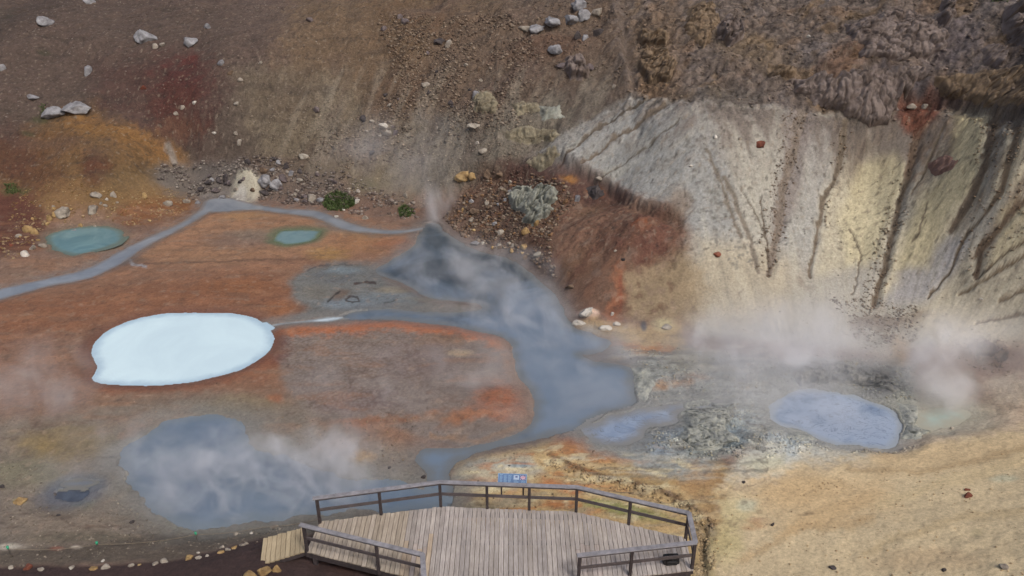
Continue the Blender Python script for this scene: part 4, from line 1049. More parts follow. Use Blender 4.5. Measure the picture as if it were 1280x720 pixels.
# bedrock outcrops: craggy plates rising out of the slope inside an outline
def outcrop(pl, h, mt, label, cell=.55, seed=0, name='rock_outcrop', step=1.0, cat='rock outcrop', wp=5, tint=None):
    pl = np.array(pl, dtype=float)
    c = spot(*pl.mean(0)); ex = [spot(a_, min(b_, 735)) for a_, b_ in pl]; st = .055
    gx_ = np.arange(min(e.x for e in ex) - .7, max(e.x for e in ex) + .7, st); gy_ = np.arange(min(e.y for e in ex) - .9, max(e.y for e in ex) + .9, st)
    wx, wy = np.meshgrid(gx_, gy_); nv, nu = wx.shape; wz = gzv(wx, wy)
    gu, gv = proj(wx, wy, wz)
    d = poly_sd((gu + wp * fbm(wx, wy, .9, 3, 200 + seed)).astype(f32), (gv + wp * .7 * fbm(wx, wy, .9, 3, 210 + seed)).astype(f32), pl)
    k_ = np.ones((5, 5)) / 25.; pad = np.pad(wz, 2, mode='edge')
    sm = sum(pad[i_:i_ + nv, j_:j_ + nu] for i_ in range(5) for j_ in range(5)) / 25.
    wz = np.where(d > 0, sm, wz)
    def plates(cl_):
        qx, qy = (wx + .25 * fbm(wx, wy, 1, 3, 5)) / cl_ + seed, (wy + .25 * fbm(wx, wy, 1, 3, 8)) / cl_
        xi, yi = np.floor(qx).astype(int), np.floor(qy).astype(int)
        b1 = np.full(qx.shape, 9.); b2 = np.full(qx.shape, 9.); hid = np.zeros(qx.shape)
        for i_ in (-1, 0, 1):
            for j_ in (-1, 0, 1):
                hh = _perm[(_perm[(xi + i_) & 255] + ((yi + j_) & 255)) & 255]
                dd = np.hypot(xi + i_ + .5 + .45 * _gx[hh] - qx, yi + j_ + .5 + .45 * _gy[hh] - qy)
                m_ = dd < b1; b2 = np.where(m_, b1, np.minimum(b2, dd)); b1 = np.where(m_, dd, b1); hid = np.where(m_, hh / 255., hid)
        return hid, ss(0, .16, b2 - b1)
    hid, crack = plates(cell); hid2, crack2 = plates(cell * .42)
    top = h * ss(-1, 5, d) * (.5 + .45 * hid * crack + .12 * fbm(wx, wy, .5, 4, 220 + seed) - .25 * (1 - crack) + .26 * hid2 * crack2 - .14 * (1 - crack2)) + .04 * fbm(wx, wy, .16, 3, 230)
    zz = wz + np.where(d > -1.5, top, -.2)
    keep = d > -4
    vs, ix = [], -np.ones(wx.shape, int)
    for r_ in range(nv):
        for q_ in range(nu):
            if keep[r_, q_]: ix[r_, q_] = len(vs); tt = zz[r_, q_] - wz[r_, q_]; vs.append((wx[r_, q_] - c.x, wy[r_, q_] - c.y - tt * .75, wz[r_, q_] + tt * .6 - c.z))
    fs = []
    for r_ in range(nv - 1):
        for q_ in range(nu - 1):
            f_ = (ix[r_, q_], ix[r_, q_ + 1], ix[r_ + 1, q_ + 1], ix[r_ + 1, q_])
            if min(f_) >= 0: fs.append(f_)
    me_ = bpy.data.meshes.new(name); me_.from_pydata(vs, [], fs)
    o = link(name, me_, mt, None, True); o.location = c
    tag(o, label, cat); return o
def gzv(x, y):
    r_ = np.clip(np.searchsorted(yvals, y) - 1, 0, NR - 2); ty = (y - yvals[r_]) / (yvals[r_ + 1] - yvals[r_])
    def row(rr):
        a_ = x / (.57 * (np.maximum(yvals[rr], 6) + 10)); c_ = np.clip(np.searchsorted(avals, a_) - 1, 0, NC - 2)
        t_ = (a_ - avals[c_]) / (avals[c_ + 1] - avals[c_]); return Zgrid[rr, c_] * (1 - t_) + Zgrid[rr, c_ + 1] * t_
    return row(r_) * (1 - ty) + row(r_ + 1) * ty
GREYR = rock_mat('outcrop_stone', (140,142,132), (102,100,92), (164,164,154), 1.2)
TANR = rock_mat('ledge_stone', (136,128,108), (92,82,68), (156,148,128), 1.6)
LAVA = rock_mat('lava_stone', (124,112,106), (84,72,64), (140,128,120), .9)
LAVAB = rock_mat('brown_lava_stone', (124,106,86), (78,66,56), (142,126,106), 1.3)
outcrop([(634,240),(648,230),(662,236),(676,228),(692,234),(697,250),(688,256),(695,262),(684,274),(668,280),(650,278),(656,268),(640,262),(636,252)], .8, GREYR, 'big pale grey broken rock outcrop above the right shore of the dark pond', .7, 1)
outcrop([(628,165),(650,158),(680,160),(702,166),(690,176),(660,180),(636,176)], .45, TANR, 'widest low tan ledge on the grey middle slope', .6, 2, 'rock_ledge', cat='rock ledge')
outcrop([(640,130),(670,128),(676,138),(650,144)], .3, TANR, 'small tan ledge higher on the middle slope', .5, 3, 'rock_ledge', cat='rock ledge')
outcrop([(672,134),(700,132),(704,146),(680,150)], .35, GREYR, 'pale grey ledge on the middle slope right of a small tan ledge', .6, 4, 'rock_ledge', cat='rock ledge')
outcrop([(598,112),(612,116),(624,130),(618,142),(596,140),(588,126)], .4, TANR, 'weathered ledge left of the small tan ledge', .5, 5, 'rock_ledge', cat='rock ledge')
outcrop([(798,40),(822,36),(836,42),(832,58),(808,60),(796,52)], .8, LAVAB, 'flat-topped tan ledge jutting from the brown crust', .8, 6, 'rock_ledge', cat='rock ledge')
outcrop([(800,64),(832,60),(846,78),(838,100),(810,106),(796,86)], .7, LAVAB, 'crumbly tan knob of crust just below the flat-topped ledge', .6, 7)
outcrop([(895,30),(912,20),(930,30),(928,48),(910,58),(896,50)], .9, LAVA, 'large purple-grey lava knob in the left part of the crust', .5, 8)
outcrop([(708,72),(726,70),(736,82),(732,98),(714,100),(704,88)], .8, LAVA, 'big rough purple-grey block below the black boulders', .7, 9)
outcrop([(1256,10),(1300,0),(1330,60),(1290,64),(1262,52),(1250,34)], 1.2, LAVA, 'massive rough lava block at the right edge', .9, 10)
outcrop([(1176,0),(1196,-4),(1192,20),(1180,34),(1172,22)], .8, LAVA, 'dark lava rib running down from the top edge at upper right', .5, 13)
outcrop([(960,80),(996,84),(990,98),(962,96)], .5, LAVAB, 'long tan lump low in the crust left of centre', .5, 15)
outcrop([(1226,60),(1250,54),(1262,68),(1250,84),(1232,80)], .6, LAVA, 'rounded lava hump below the massive block', .5, 17)
outcrop([(1158,206),(1180,196),(1197,200),(1190,212),(1168,220)], .3, rock_mat('red_slab_stone', (122,98,90), (92,70,62), (140,118,108)), 'reddish purple slab stranded on the cream slope', .5, 19, 'rock_slab', cat='rock slab')
outcrop([(660,204),(680,190),(694,184),(700,190),(690,204),(672,214)], .35, TANR, 'broken pale lip of the scarp above the big grey outcrop', .4, 20, 'rock_ledge', cat='rock ledge')
outcrop([(735,236),(748,232),(756,244),(744,250),(734,246)], .4, RM['dark'], 'dark block under the scarp right of the big grey outcrop', .4, 21)

CRR = rock_mat('crusted_mud_rock', (156,158,150), (104,108,108), (184,182,168), 2.2)
DKR = rock_mat('dark_crusted_rock', (124,124,120), (78,80,82), (156,152,144), 1.8)
outcrop([(985,100),(1040,92),(1100,86),(1150,84),(1165,98),(1130,112),(1115,130),(1118,158),(1080,155),(1050,138),(1010,125)], .6, LAVA, 'long knobbly purple-grey lava mass capping the cliff left of the red hollow', .5, 31, wp=14)
outcrop([(1165,96),(1230,90),(1300,80),(1345,130),(1235,133),(1178,120)], .6, LAVAB, 'long tan-brown lava shelf capping the cliff right of the red hollow', .6, 32, 'rock_ledge', cat='rock ledge')
outcrop([(1062,32),(1120,12),(1172,30),(1186,64),(1130,80),(1080,72)], .55, LAVA, 'broad purple-grey lava hump in the middle of the crust', .55, 33, wp=14)
outcrop([(860,8),(890,2),(900,26),(880,60),(856,40)], .5, LAVAB, 'brown craggy lump between the flat-topped ledge and the lava knob', .5, 34)
outcrop([(843,508),(880,500),(918,504),(914,520),(906,534),(926,550),(900,561),(868,560),(848,545),(860,526)], .34, CRR, 'pocked grey mineral crust mass left of the mud pool', .28, 35, 'mineral_crust', cat='mineral crust', wp=8)
outcrop([(987,456),(1010,448),(1060,452),(1108,468),(1122,490),(1085,483),(1040,479),(1005,482),(990,474)], .42, DKR, 'dark craggy rock bank along the far rim of the mud pool', .34, 36, 'rock_bank', cat='rock bank', wp=7)
outcrop([(1122,504),(1146,508),(1150,522),(1142,530),(1164,536),(1152,548),(1126,546),(1130,526)], .3, CRR, 'crusted grey bank between the mud pool and the pale green pool', .28, 37, 'mineral_crust', cat='mineral crust')
outcrop([(790,462),(812,458),(818,482),(806,500),(793,490)], .2, CRR, 'low pocked grey crust islet at the right shore of the dark pond', .25, 38, 'mineral_crust', cat='mineral crust')
outcrop([(985,536),(1012,540),(1022,550),(1000,552),(984,546)], .15, CRR, 'low grey crust at the near left rim of the mud pool', .25, 39, 'mineral_crust', cat='mineral crust', wp=3)
outcrop([(1208,432),(1232,426),(1256,434),(1244,446),(1220,446)], .35, rock_mat('dark_brown_rock', (98,82,76), (62,52,50), (122,106,98)), 'dark brown rock in the pale slope above the right edge steam', .35, 40)

# further single stones, scattered in the zones where the photo has them
def in_poly(pts):
    pts = np.array(pts); lo, hi = pts.min(0), pts.max(0)
    while True:
        u, v = random.uniform(lo[0], hi[0]), random.uniform(lo[1], hi[1])
        if poly_sd(np.array([u], dtype=f32), np.array([v], dtype=f32), pts)[0] > 0: return u, v
ZONES = [
 ([(560,265),(640,225),(640,300),(680,340),(640,318),(590,300)], 26, 5, 9, ['brown','yellow','grey','pale'], 'small loose rock in the dark scree between the pond head and the outcrop', 'loose rocks of the dark scree by the pond head'),
 ([(240,205),(360,195),(420,225),(410,255),(330,248),(240,245)], 28, 5, 9, ['dark','mauve','grey','pale'], 'small broken rock in the ravine rubble around the white mound', 'rubble rocks around the white mound'),
 ([(520,60),(620,70),(600,140),(500,180),(440,190),(460,130)], 26, 4, 8, ['brown','dark','mauve','pale'], 'small brown rock of the rubble fan on the middle slope', 'rubble fan rocks of the middle slope'),
 ([(60,250),(230,250),(190,285),(60,285),(20,300),(10,280)], 12, 3, 6, ['yellow','pale'], 'small yellowish stone at the foot of the orange mound', 'small stones at the foot of the orange mound'),
]
for poly, cnt, lo, hi, cols, lb, grp in ZONES:
    for _ in range(cnt):
        u, v = in_poly(poly); s_ = random.uniform(lo, hi)
        rock(u, v, s_, s_ * .75, random.choice(cols), lb, name='stone', group=grp, cat='stone')

# ------------------------------------------------------------------ scree and pebbles that nobody could count
LOWR = [rock_shape(3000 + k, 1, 5, 0, .7) for k in range(8)]
m, nt, b, ln = mat('scree_stone')
a = nt.nodes.new('ShaderNodeVertexColor'); a.layer_name = 'tint'
g_ = nt.nodes.new('ShaderNodeNewGeometry'); n_ = noise(nt, 12, 4, g_.outputs['Position'], .7)
r = ramp(nt, n_.outputs[0], [(.3, (.7,) * 3), (.7, (1.25,) * 3)])
ln(mixc(nt, 1.0, a.outputs[0], r.outputs[0], 'MULTIPLY'), b.inputs['Base Color']); b.inputs['Roughness'].default_value = .92; b.inputs['Specular IOR Level'].default_value = .2
SCREE = m
def scree(name, label, polys, count, lo, hi, cols, pw=1.0, clump=None, own=.5):
    idx = []; wt = []
    for pl in polys:
        pl = np.array(pl); i = window(pl[:, 0].min(), pl[:, 1].min(), pl[:, 0].max(), pl[:, 1].max(), 12)
        d = poly_sd(U[i] + 14 * WU[i], V[i] + 10 * WV[i], pl); i = i[d > 0]; idx.append(i)
    idx = np.unique(np.concatenate(idx)); idx = idx[(UF[idx] > -80) & (UF[idx] < 1360) & (VF[idx] > -80) & (WET[idx] < .5)]
    w_ = (np.maximum(X[idx] * 0 + Y[idx] ** 1.0, 1))
    if clump is not None: w_ = w_ * (ss(-.2, .6, clump[idx]) + .04)
    count = int(count * 1.7)
    w_ = w_ * (np.hypot((UF[idx] - 303) / 24, (VF[idx] - 234) / 19) > 1)
    ch = rng.choice(idx, size=count, p=w_ / w_.sum())
    VV, FF, CC = [], [], []; off = 0
    cl = np.array([lin(c) for c in cols])
    for j in ch:
        v, f_ = LOWR[rng.integers(8)]
        s_ = (lo + (hi - lo) * rng.random() ** 4.5) * .36
        th_ = rng.random() * 6.28; ct, st_ = math.cos(th_), math.sin(th_)
        vx = v[:, 0] * ct - v[:, 1] * st_; vy = v[:, 0] * st_ + v[:, 1] * ct
        jx, jy = (rng.random(2) - .5) * .06
        VV.append(np.stack([X[j] + jx + vx * s_, Y[j] + jy + vy * s_, Z[j] + s_ * .15 + v[:, 2] * s_ * .8], 1))
        FF.append(np.array(f_) + off); off += len(v)
        c_ = cl[rng.integers(len(cl))] * rng.uniform(.75, 1.2); c_ = c_ * (1 - own) + C[j] * own * rng.uniform(.8, 1.5)
        CC.append(np.repeat(np.append(c_, 1)[None], len(v), 0))
    VV = np.concatenate(VV); FF = np.concatenate(FF); CC = np.concatenate(CC)
    me_ = bpy.data.meshes.new(name); me_.vertices.add(len(VV)); me_.vertices.foreach_set('co', VV.astype(f32).ravel())
    me_.loops.add(FF.size); me_.loops.foreach_set('vertex_index', FF.astype(np.int32).ravel())
    me_.polygons.add(len(FF)); me_.polygons.foreach_set('loop_start', np.arange(len(FF), dtype=np.int32) * 3); me_.update(calc_edges=True)
    ca = me_.color_attributes.new('tint', 'FLOAT_COLOR', 'POINT'); ca.data.foreach_set('color', CC.astype(f32).ravel())
    o = link(name, me_, SCREE); tag(o, label, None, None, 'stuff')
scree('gravel', 'dark coarse scree between the pond head and the scarp', [[(548,275),(600,215),(660,205),(720,240),(690,300),(700,372),(640,322),(590,305)]], 3200, .08, .42, [(112,98,84),(82,68,60),(140,128,112),(120,92,64),(64,54,50)], clump=N1 + .4, own=.3)
scree('gravel', 'rubble in the ravine around the white mound', [[(190,215),(300,195),(430,215),(520,255),(520,272),(440,265),(330,250),(240,250)]], 2200, .08, .45, [(120,112,106),(84,76,74),(150,142,132),(70,62,60)], clump=N1 + .2, own=.3)
scree('gravel', 'rubble fan running down the middle slope', [[(470,20),(640,20),(700,100),(640,160),(520,190),(430,210),(400,180),(500,110)]], 6000, .05, .38, [(120,104,90),(80,68,60),(148,134,118),(70,60,56)], clump=N3 + .2, own=.35)
scree('gravel', 'fine pale rubble on the middle slope above the streams', [[(300,150),(440,120),(560,140),(660,140),(700,180),(640,215),(560,235),(530,265),(440,240),(330,215)]], 2600, .04, .26, [(138,126,112),(100,86,76),(160,148,132),(84,72,64)], clump=N1b + .1, own=.45)
scree('gravel', 'lava rubble on the upper right crust', [[(640,-60),(1340,-60),(1340,160),(1100,150),(1000,140),(790,120),(760,110),(700,110)]], 5200, .05, .36, [(118,106,96),(84,72,66),(124,104,84),(96,86,86)], clump=N1b + .1, own=.7)
scree('gravel', 'small stones strewn thinly over the left hillside', [[(-60,-60),(480,-60),(440,200),(240,210),(110,130),(-60,200)]], 4200, .04, .24, [(108,98,90),(80,70,64),(140,132,124)], clump=N3b, own=.4)
scree('gravel', 'small stones on the orange mound and its foot', [[(20,240),(110,225),(240,240),(240,265),(170,285),(60,282),(30,320),(0,330)]], 1000, .06, .30, [(150,128,92),(120,96,62),(168,150,116)], clump=N1 + .1, own=.4)
scree('gravel', 'brown debris lying in the gullies of the cream slope', [[(985,130),(1010,135),(990,240),(970,345),(945,345),(965,230)],[(1120,215),(1140,225),(1105,400),(1060,420),(1070,380)],[(1045,150),(1070,150),(1050,220),(1025,300)],[(1225,140),(1300,150),(1300,300),(1200,345),(1215,240)],[(1130,150),(1165,150),(1140,230)],[(1040,375),(1150,380),(1150,425),(1080,435)],[(1190,425),(1280,425),(1260,470),(1200,460)]], 2600, .05, .26, [(96,78,62),(112,94,76),(84,68,56)], clump=NH + .3, own=.35)
scree('gravel', 'scattered small stones on the pale grey slope', [[(660,205),(790,120),(1000,140),(1280,140),(1300,420),(870,420),(850,268)]], 700, .04, .16, [(124,116,108),(160,152,138),(90,80,72)], clump=N1, own=.3)
scree('gravel', 'mineral clods on the rough grey flats at the right of the pond', [[(760,430),(860,440),(1150,440),(1150,560),(1040,565),(900,575),(800,570),(800,500)]], 3400, .04, .22, [(134,136,130),(164,164,152),(88,92,92),(150,140,112)], clump=N1 + .1, own=.5)
scree('gravel', 'dark rubble in the eroded bank right of the platform', [[(690,570),(720,582),(760,596),(835,614),(862,628),(895,650),(892,725),(868,725),(872,660),(840,630),(760,606),(690,582)]], 700, .03, .22, [(104,88,70),(78,66,54),(140,124,98)], clump=NH + .3, own=.4)
scree('gravel', 'fine dark clods on the ochre sand hill', [[(900,620),(1290,560),(1300,740),(880,740)]], 420, .03, .12, [(96,74,54),(130,104,76),(150,124,90)], clump=N1b, own=.3)
scree('gravel', 'grit on the grey flat and verge at lower left', [[(0,580),(150,590),(240,662),(420,640),(470,640),(380,675),(0,712)]], 900, .03, .14, [(80,72,64),(120,112,100),(150,140,126)], clump=NH + .1, own=.4)
scree('gravel', 'scattered clods on the flats between the ponds', [[(345,520),(520,520),(560,560),(500,590),(440,590),(360,560)],[(560,570),(740,560),(860,640),(560,640)]], 420, .04, .14, [(70,60,54),(110,96,80),(150,130,100)], own=.3)

scree('gravel', 'fine grit and crust fragments lying on the orange and brown flats', [[(-40,330),(60,322),(200,292),(245,266),(330,262),(440,270),(530,292),(480,320),(370,345),(360,400),(640,410),(665,500),(560,555),(440,590),(150,500),(-40,560)]], 900, .02, .12, [(96,76,64),(150,124,104),(70,56,50)], clump=N1 - .1, own=.4)
# ------------------------------------------------------------------ moss
mm_, nt, b, ln = mat('moss_green'); n_ = noise(nt, 5, 4, coords(nt)); r = ramp(nt, n_.outputs[0], [(.3, L3((50,62,32))), (.7, L3((88,106,54)))]); ln(r.outputs[0], b.inputs['Base Color']); b.inputs['Roughness'].default_value = .8
def moss(pl, count, label, hgt=.16):
    vs, fs = [], []; pl = np.array(pl); c = spot(*pl.mean(0))
    for _ in range(count):
        u, v = in_poly(pl); p = spot(u, v) + Vector((random.uniform(-.05, .05), random.uniform(-.05, .05), 0))
        for _k in range(3):
            a_ = random.random() * 6.28; h_ = hgt * random.uniform(.5, 1.2); wv = Vector((math.cos(a_), math.sin(a_), 0)) * .02
            tip = p + Vector((math.sin(a_) * h_ * .6, -math.cos(a_) * h_ * .6, h_)); k = len(vs)
            vs += [p - wv * 1.5, p + wv * 1.5, tip + wv * .4, tip - wv * .4]; fs.append((k, k + 1, k + 2, k + 3))
    me_ = bpy.data.meshes.new('moss'); me_.from_pydata([tuple(q - c) for q in vs], [], fs)
    o = link('moss_clump', me_, mm_); o.location = c; tag(o, label, 'moss')
moss([(408,246),(420,239),(432,243),(445,250),(442,258),(428,264),(410,263),(402,255)], 900, 'large bright green moss clump on the bank over the stream')
moss([(498,262),(506,257),(515,262),(518,268),(510,272),(500,271)], 320, 'smaller green moss clump left of the steam at the pond head')
moss([(4,230),(20,230),(26,240),(16,244),(6,240)], 120, 'thin green moss tuft on the red slope at the left edge', .1)
moss([(50,132),(58,128),(56,146),(50,146)], 60, 'dull green grass tuft beside the left boulder of the pair', .1)
moss([(1232,-2),(1262,-4),(1262,3),(1236,3)], 40, 'dull green tuft high in the crust at the top edge right', .1)

# ------------------------------------------------------------------ viewing platform
DZ = 1.6
def wood(name, ca, cb, rough=.8, stretch=(9, .7, 9), useattr=True, rot=0):
    m, nt, b, ln = mat(name)
    g_ = nt.nodes.new('ShaderNodeNewGeometry')
    mp = nt.nodes.new('ShaderNodeMapping'); mp.inputs['Scale'].default_value = stretch; mp.inputs['Rotation'].default_value = (0, 0, rot); ln(g_.outputs['Position'], mp.inputs[0])
    n_ = noise(nt, 4, 6, mp.outputs[0], .65); r = ramp(nt, n_.outputs[0], [(.25, L3(cb)), (.7, L3(ca))])
    c = r.outputs[0]
    n2_ = noise(nt, 1.1, 4, g_.outputs['Position'], .6); r2_ = ramp(nt, n2_.outputs[0], [(.3, (.82,) * 3), (.7, (1.12,) * 3)])
    c = mixc(nt, 1.0, c, r2_.outputs[0], 'MULTIPLY')
    if useattr:
        a = nt.nodes.new('ShaderNodeVertexColor'); a.layer_name = 'tint'; c = mixc(nt, 1.0, c, a.outputs[0], 'MULTIPLY')
    ln(c, b.inputs['Base Color']); b.inputs['Roughness'].default_value = rough; b.inputs['Specular IOR Level'].default_value = .3
    ln(bump(nt, n_.outputs[0], .4, .01), b.inputs['Normal'])
    return m
W_DECK = wood('weathered_planks', (180,172,166), (130,122,118))
W_NEW = wood('newer_planks', (178,163,136), (140,124,100))
W_RAIL = wood('railing_top_wood', (150,148,152), (104,102,106), useattr=False, stretch=(1.2, 1.2, 8))
W_DARK = wood('dark_stained_wood', (74,66,66), (48,42,43), useattr=False, stretch=(3, 3, 3))
W_MID = wood('grey_brown_rail_wood', (96,88,88), (64,58,58), useattr=False, stretch=(1.5, 1.5, 8))

def D(u, v, z=DZ): return Vector(at(u, v, z))
backL = [D(399.5,652.5), D(551,633.5), D(720,640), D(858,673)]
frontL = [D(383,689), D(531,726)]            # left front edge
frontR = [D(721,728), D(867,712)]
stemL, stemR = D(531,726), D(721,728)
yN = 9.0
outline = [backL[0], backL[1], backL[2], backL[3], frontR[1], frontR[0], Vector((frontR[0].x, yN, DZ)), Vector((stemL.x, yN, DZ)), frontL[1], frontL[0]]
xs_back = [p.x for p in ([frontL[0]] + backL + [frontR[1]])]; ys_back = [p.y for p in ([frontL[0]] + backL + [frontR[1]])]
def yb(x): return float(np.interp(x, xs_back, ys_back))
def yf(x):
    if x <= frontL[1].x: return float(np.interp(x, [frontL[0].x, frontL[1].x], [frontL[0].y, frontL[1].y]))
    if x < frontR[0].x: return yN
    return float(np.interp(x, [frontR[0].x, frontR[1].x], [frontR[0].y, frontR[1].y]))
plat = empty('viewing_platform', (float(D(640,680).x), float(D(640,680).y), 0))
tag(plat, 'weathered grey wooden viewing platform with railings beside the hot spring basin', 'viewing platform')
PO = tuple(plat.location)
deck = MB(); x0, x1 = frontL[0].x, frontR[1].x + .0; pitchp = .1445; gap = .014
x = x0 + .01; kx = 0
while x < x1 - .05:
    xa, xb = x, min(x + pitchp - gap, x1)
    brk = [xa, xb]
    jt = random.uniform(-.012, .03)
    t = random.uniform(.84, 1.14); warm = random.uniform(0, .06)
    col = (t, t * (1 - warm * .3), t * (1 - warm))
    fx = (x - x0) / (x1 - x0)
    yt0, yt1, yb0, yb1 = yb(xa) + jt, yb(xb) + jt, yf(xa) - random.uniform(0, .03), yf(xb) - .01
    if xa < frontR[0].x < xb: yb1 = yb0
    if xa < frontL[1].x < xb: yb0 = yf(xa); yb1 = yb0 - .02
    # boards change stock along the way: greyer far end, yellower newer pieces near left front
    joint = yb0 + (yt0 - yb0) * random.uniform(.38, .62)
    if yt0 - yb0 > 2.6:
        jl = joint + .004
        deck.prism([(xa, jl), (xb, jl), (xb, yt1), (xa, yt0)], DZ, DZ - .045, col)
        t2 = t * random.uniform(.93, 1.07); w2 = warm + (.22 if fx < .42 and random.random() < .75 else .05 * random.random())
        deck.prism([(xa, yb0), (xb, yb1), (xb, joint - .004), (xa, joint - .004)], DZ, DZ - .045, (t2 * 1.04, t2 * (1 - w2 * .3), t2 * (1 - w2)))
    else:
        w2 = warm + (.16 if fx < .4 else 0)
        deck.prism([(xa, yb0), (xb, yb1), (xb, yt1), (xa, yt0)], DZ, DZ - .045, (t, t * (1 - w2 * .3), t * (1 - w2)))
    x += pitchp; kx += 1
deck.build('deck', W_DECK, plat, PO, 0, True)
fr = MB()
for k in range(len(outline)):
    a_, b_ = outline[k], outline[(k + 1) % len(outline)]
    if k == 6: continue
    ctr = Vector((PO[0], PO[1] - 1, DZ)); mid = (a_ + b_) / 2; inw = (ctr - mid); inw.z = 0; inw = inw.normalized() * .09
    if k in (5, 7): inw = Vector((-.09 if k == 5 else .09, 0, 0))
    dz = Vector((0, 0, -.155))
    fr.beam(a_ + inw + dz, b_ + inw + dz, .05, .2)
for yy in np.arange(10, 28, 1.2):   # joists across
    xl = [xx for xx in np.linspace(x0 + .1, x1 - .1, 90) if yf(xx) + .15 < yy < yb(xx) - .15]
    if xl: fr.beam((min(xl), yy, DZ - .15), (max(xl), yy, DZ - .15), .05, .15)
fr.build('joist_frame', W_DARK, plat, PO)
def support(x, y):
    m_ = MB(); zg = gz(x, y) - .15; m_.beam((x, y, zg), (x, y, DZ - .2), .13, .13, up=(0, 1, 0)); m_.build('support_post', W_DARK, plat, PO)
for p in backL + frontR + frontL:
    c_ = Vector((PO[0], PO[1] - 1, 0)); d_ = (c_ - p); d_.z = 0; q_ = p + d_.normalized() * .25; support(q_.x, q_.y)
for xx in (-3, -1, 1.5, 3.5):
    support(xx, yb(xx) - 2.2); support(xx, yb(xx) - .4)

RH = 1.0
def railing(line, posts_at, label=None, cap0=0.0, cap1=0.0):
    """line: deck points; posts_at: list of points for posts"""
    rl = empty('railing', (line[0] - Vector(PO))); rl.parent = plat
    if label: rl['label'] = label
    org = (line[0].x, line[0].y, line[0].z)
    for p in posts_at:
        m_ = MB(); m_.beam((p.x, p.y, DZ - .22), (p.x, p.y, DZ + RH - .02), .09, .09, up=(0, 1, 0)); m_.build('post', W_DARK, rl, org, .006)
    tr, mr = MB(), MB()
    for k in range(len(line) - 1):
        a_, b_ = line[k].copy(), line[k + 1].copy(); d_ = (b_ - a_).normalized()
        a2 = a_ - d_ * (cap0 if k == 0 else .02); b2 = b_ + d_ * (cap1 if k == len(line) - 2 else .02)
        up = Vector((0, 0, 1)); o_ = .0025 * (k % 2)
        tr.beam(a2 + up * (RH + .002 + o_), b2 + up * (RH + .002 + o_), .15, .042)
        side = d_.cross(up) * -.058
        mr.beam(a_ + d_ * .01 + up * .52, b_ - d_ * .01 + up * .52, .032, .115)
        mr.beam(a_ + d_ * .01 + up * (RH - .07), b_ - d_ * .01 + up * (RH - .07), .03, .085)
    tr.build('top_rail', W_RAIL, rl, org, .005); mr.build('mid_rail', W_MID, rl, org, .004)
    return rl
def lerp(a_, b_, t): return a_ + (b_ - a_) * t
off = Vector((0, .02, 0))
bl = [backL[0] + Vector((.02, -.03, 0)), backL[1] + off, backL[2] + off, backL[3] + Vector((-.02, .02, 0)), frontR[1] + Vector((-.04, .06, 0)), frontR[0] + Vector((.05, .05, 0))]
railing([bl[0], bl[1], bl[2], bl[3], bl[4], bl[5]], [bl[0], lerp(bl[0], bl[1], .5), bl[1], lerp(bl[1], bl[2], .345), lerp(bl[1], bl[2], .655), bl[2], lerp(bl[2], bl[3], .49), bl[3], bl[4], lerp(bl[5], bl[4], .45), bl[5]],
        None, .12, .08)
fl_ = [frontL[0] + Vector((.02, .02, 0)), frontL[1] + Vector((-.02, .02, 0)), Vector((frontL[1].x + .35, yN + .3, DZ))]
fl_ = [fl_[0], fl_[1], Vector((fl_[1].x + .55, 13.2, DZ))]
railing(fl_, [fl_[0], lerp(fl_[0], fl_[1], .62), fl_[1], lerp(fl_[1], fl_[2], .9)], None, .12, 0)

# boardwalk ramp on the left
bw = empty('boardwalk', tuple(at(355, 682, 1.5))); tag(bw, 'short ramp of yellowish newer planks joining the dark path to the platform', 'boardwalk')
BO = tuple(bw.location)
A0, A1 = D(329, 673.5, 1.32), D(382, 658, 1.57); B0, B1 = D(325, 706.5, 1.32), D(381, 689, 1.57)
bd = MB(); NB = 9
for k in range(NB):
    t0, t1 = k / NB + .004, (k + 1) / NB - .008
    t = random.uniform(.9, 1.1)
    q4 = [lerp(B0, B1, t0), lerp(B0, B1, t1), lerp(A0, A1, t1), lerp(A0, A1, t0)]
    e = random.uniform(-.02, .02); 
    for z_ in q4: z_.z = 1.32 + .25 * ((t0 + t1) / 2) + (.002 if k % 2 else 0)
    bd.prism([(p.x, p.y + (e if j > 1 else 0), p.z) for j, p in enumerate(q4)], 1.5, 1.455, (t, t, t * .98))
bd.build('deck', W_NEW, bw, BO, 0, True)
bs = MB()
for a_, b_ in ((A0, A1), (B0, B1)):
    s_ = Vector((.0, -.06 if a_ is A0 else .06, -.13)); bs.beam(a_ + s_ + Vector((0, 0, 0)), b_ + s_, .05, .16)
bs.build('side_beam', W_DARK, bw, BO)

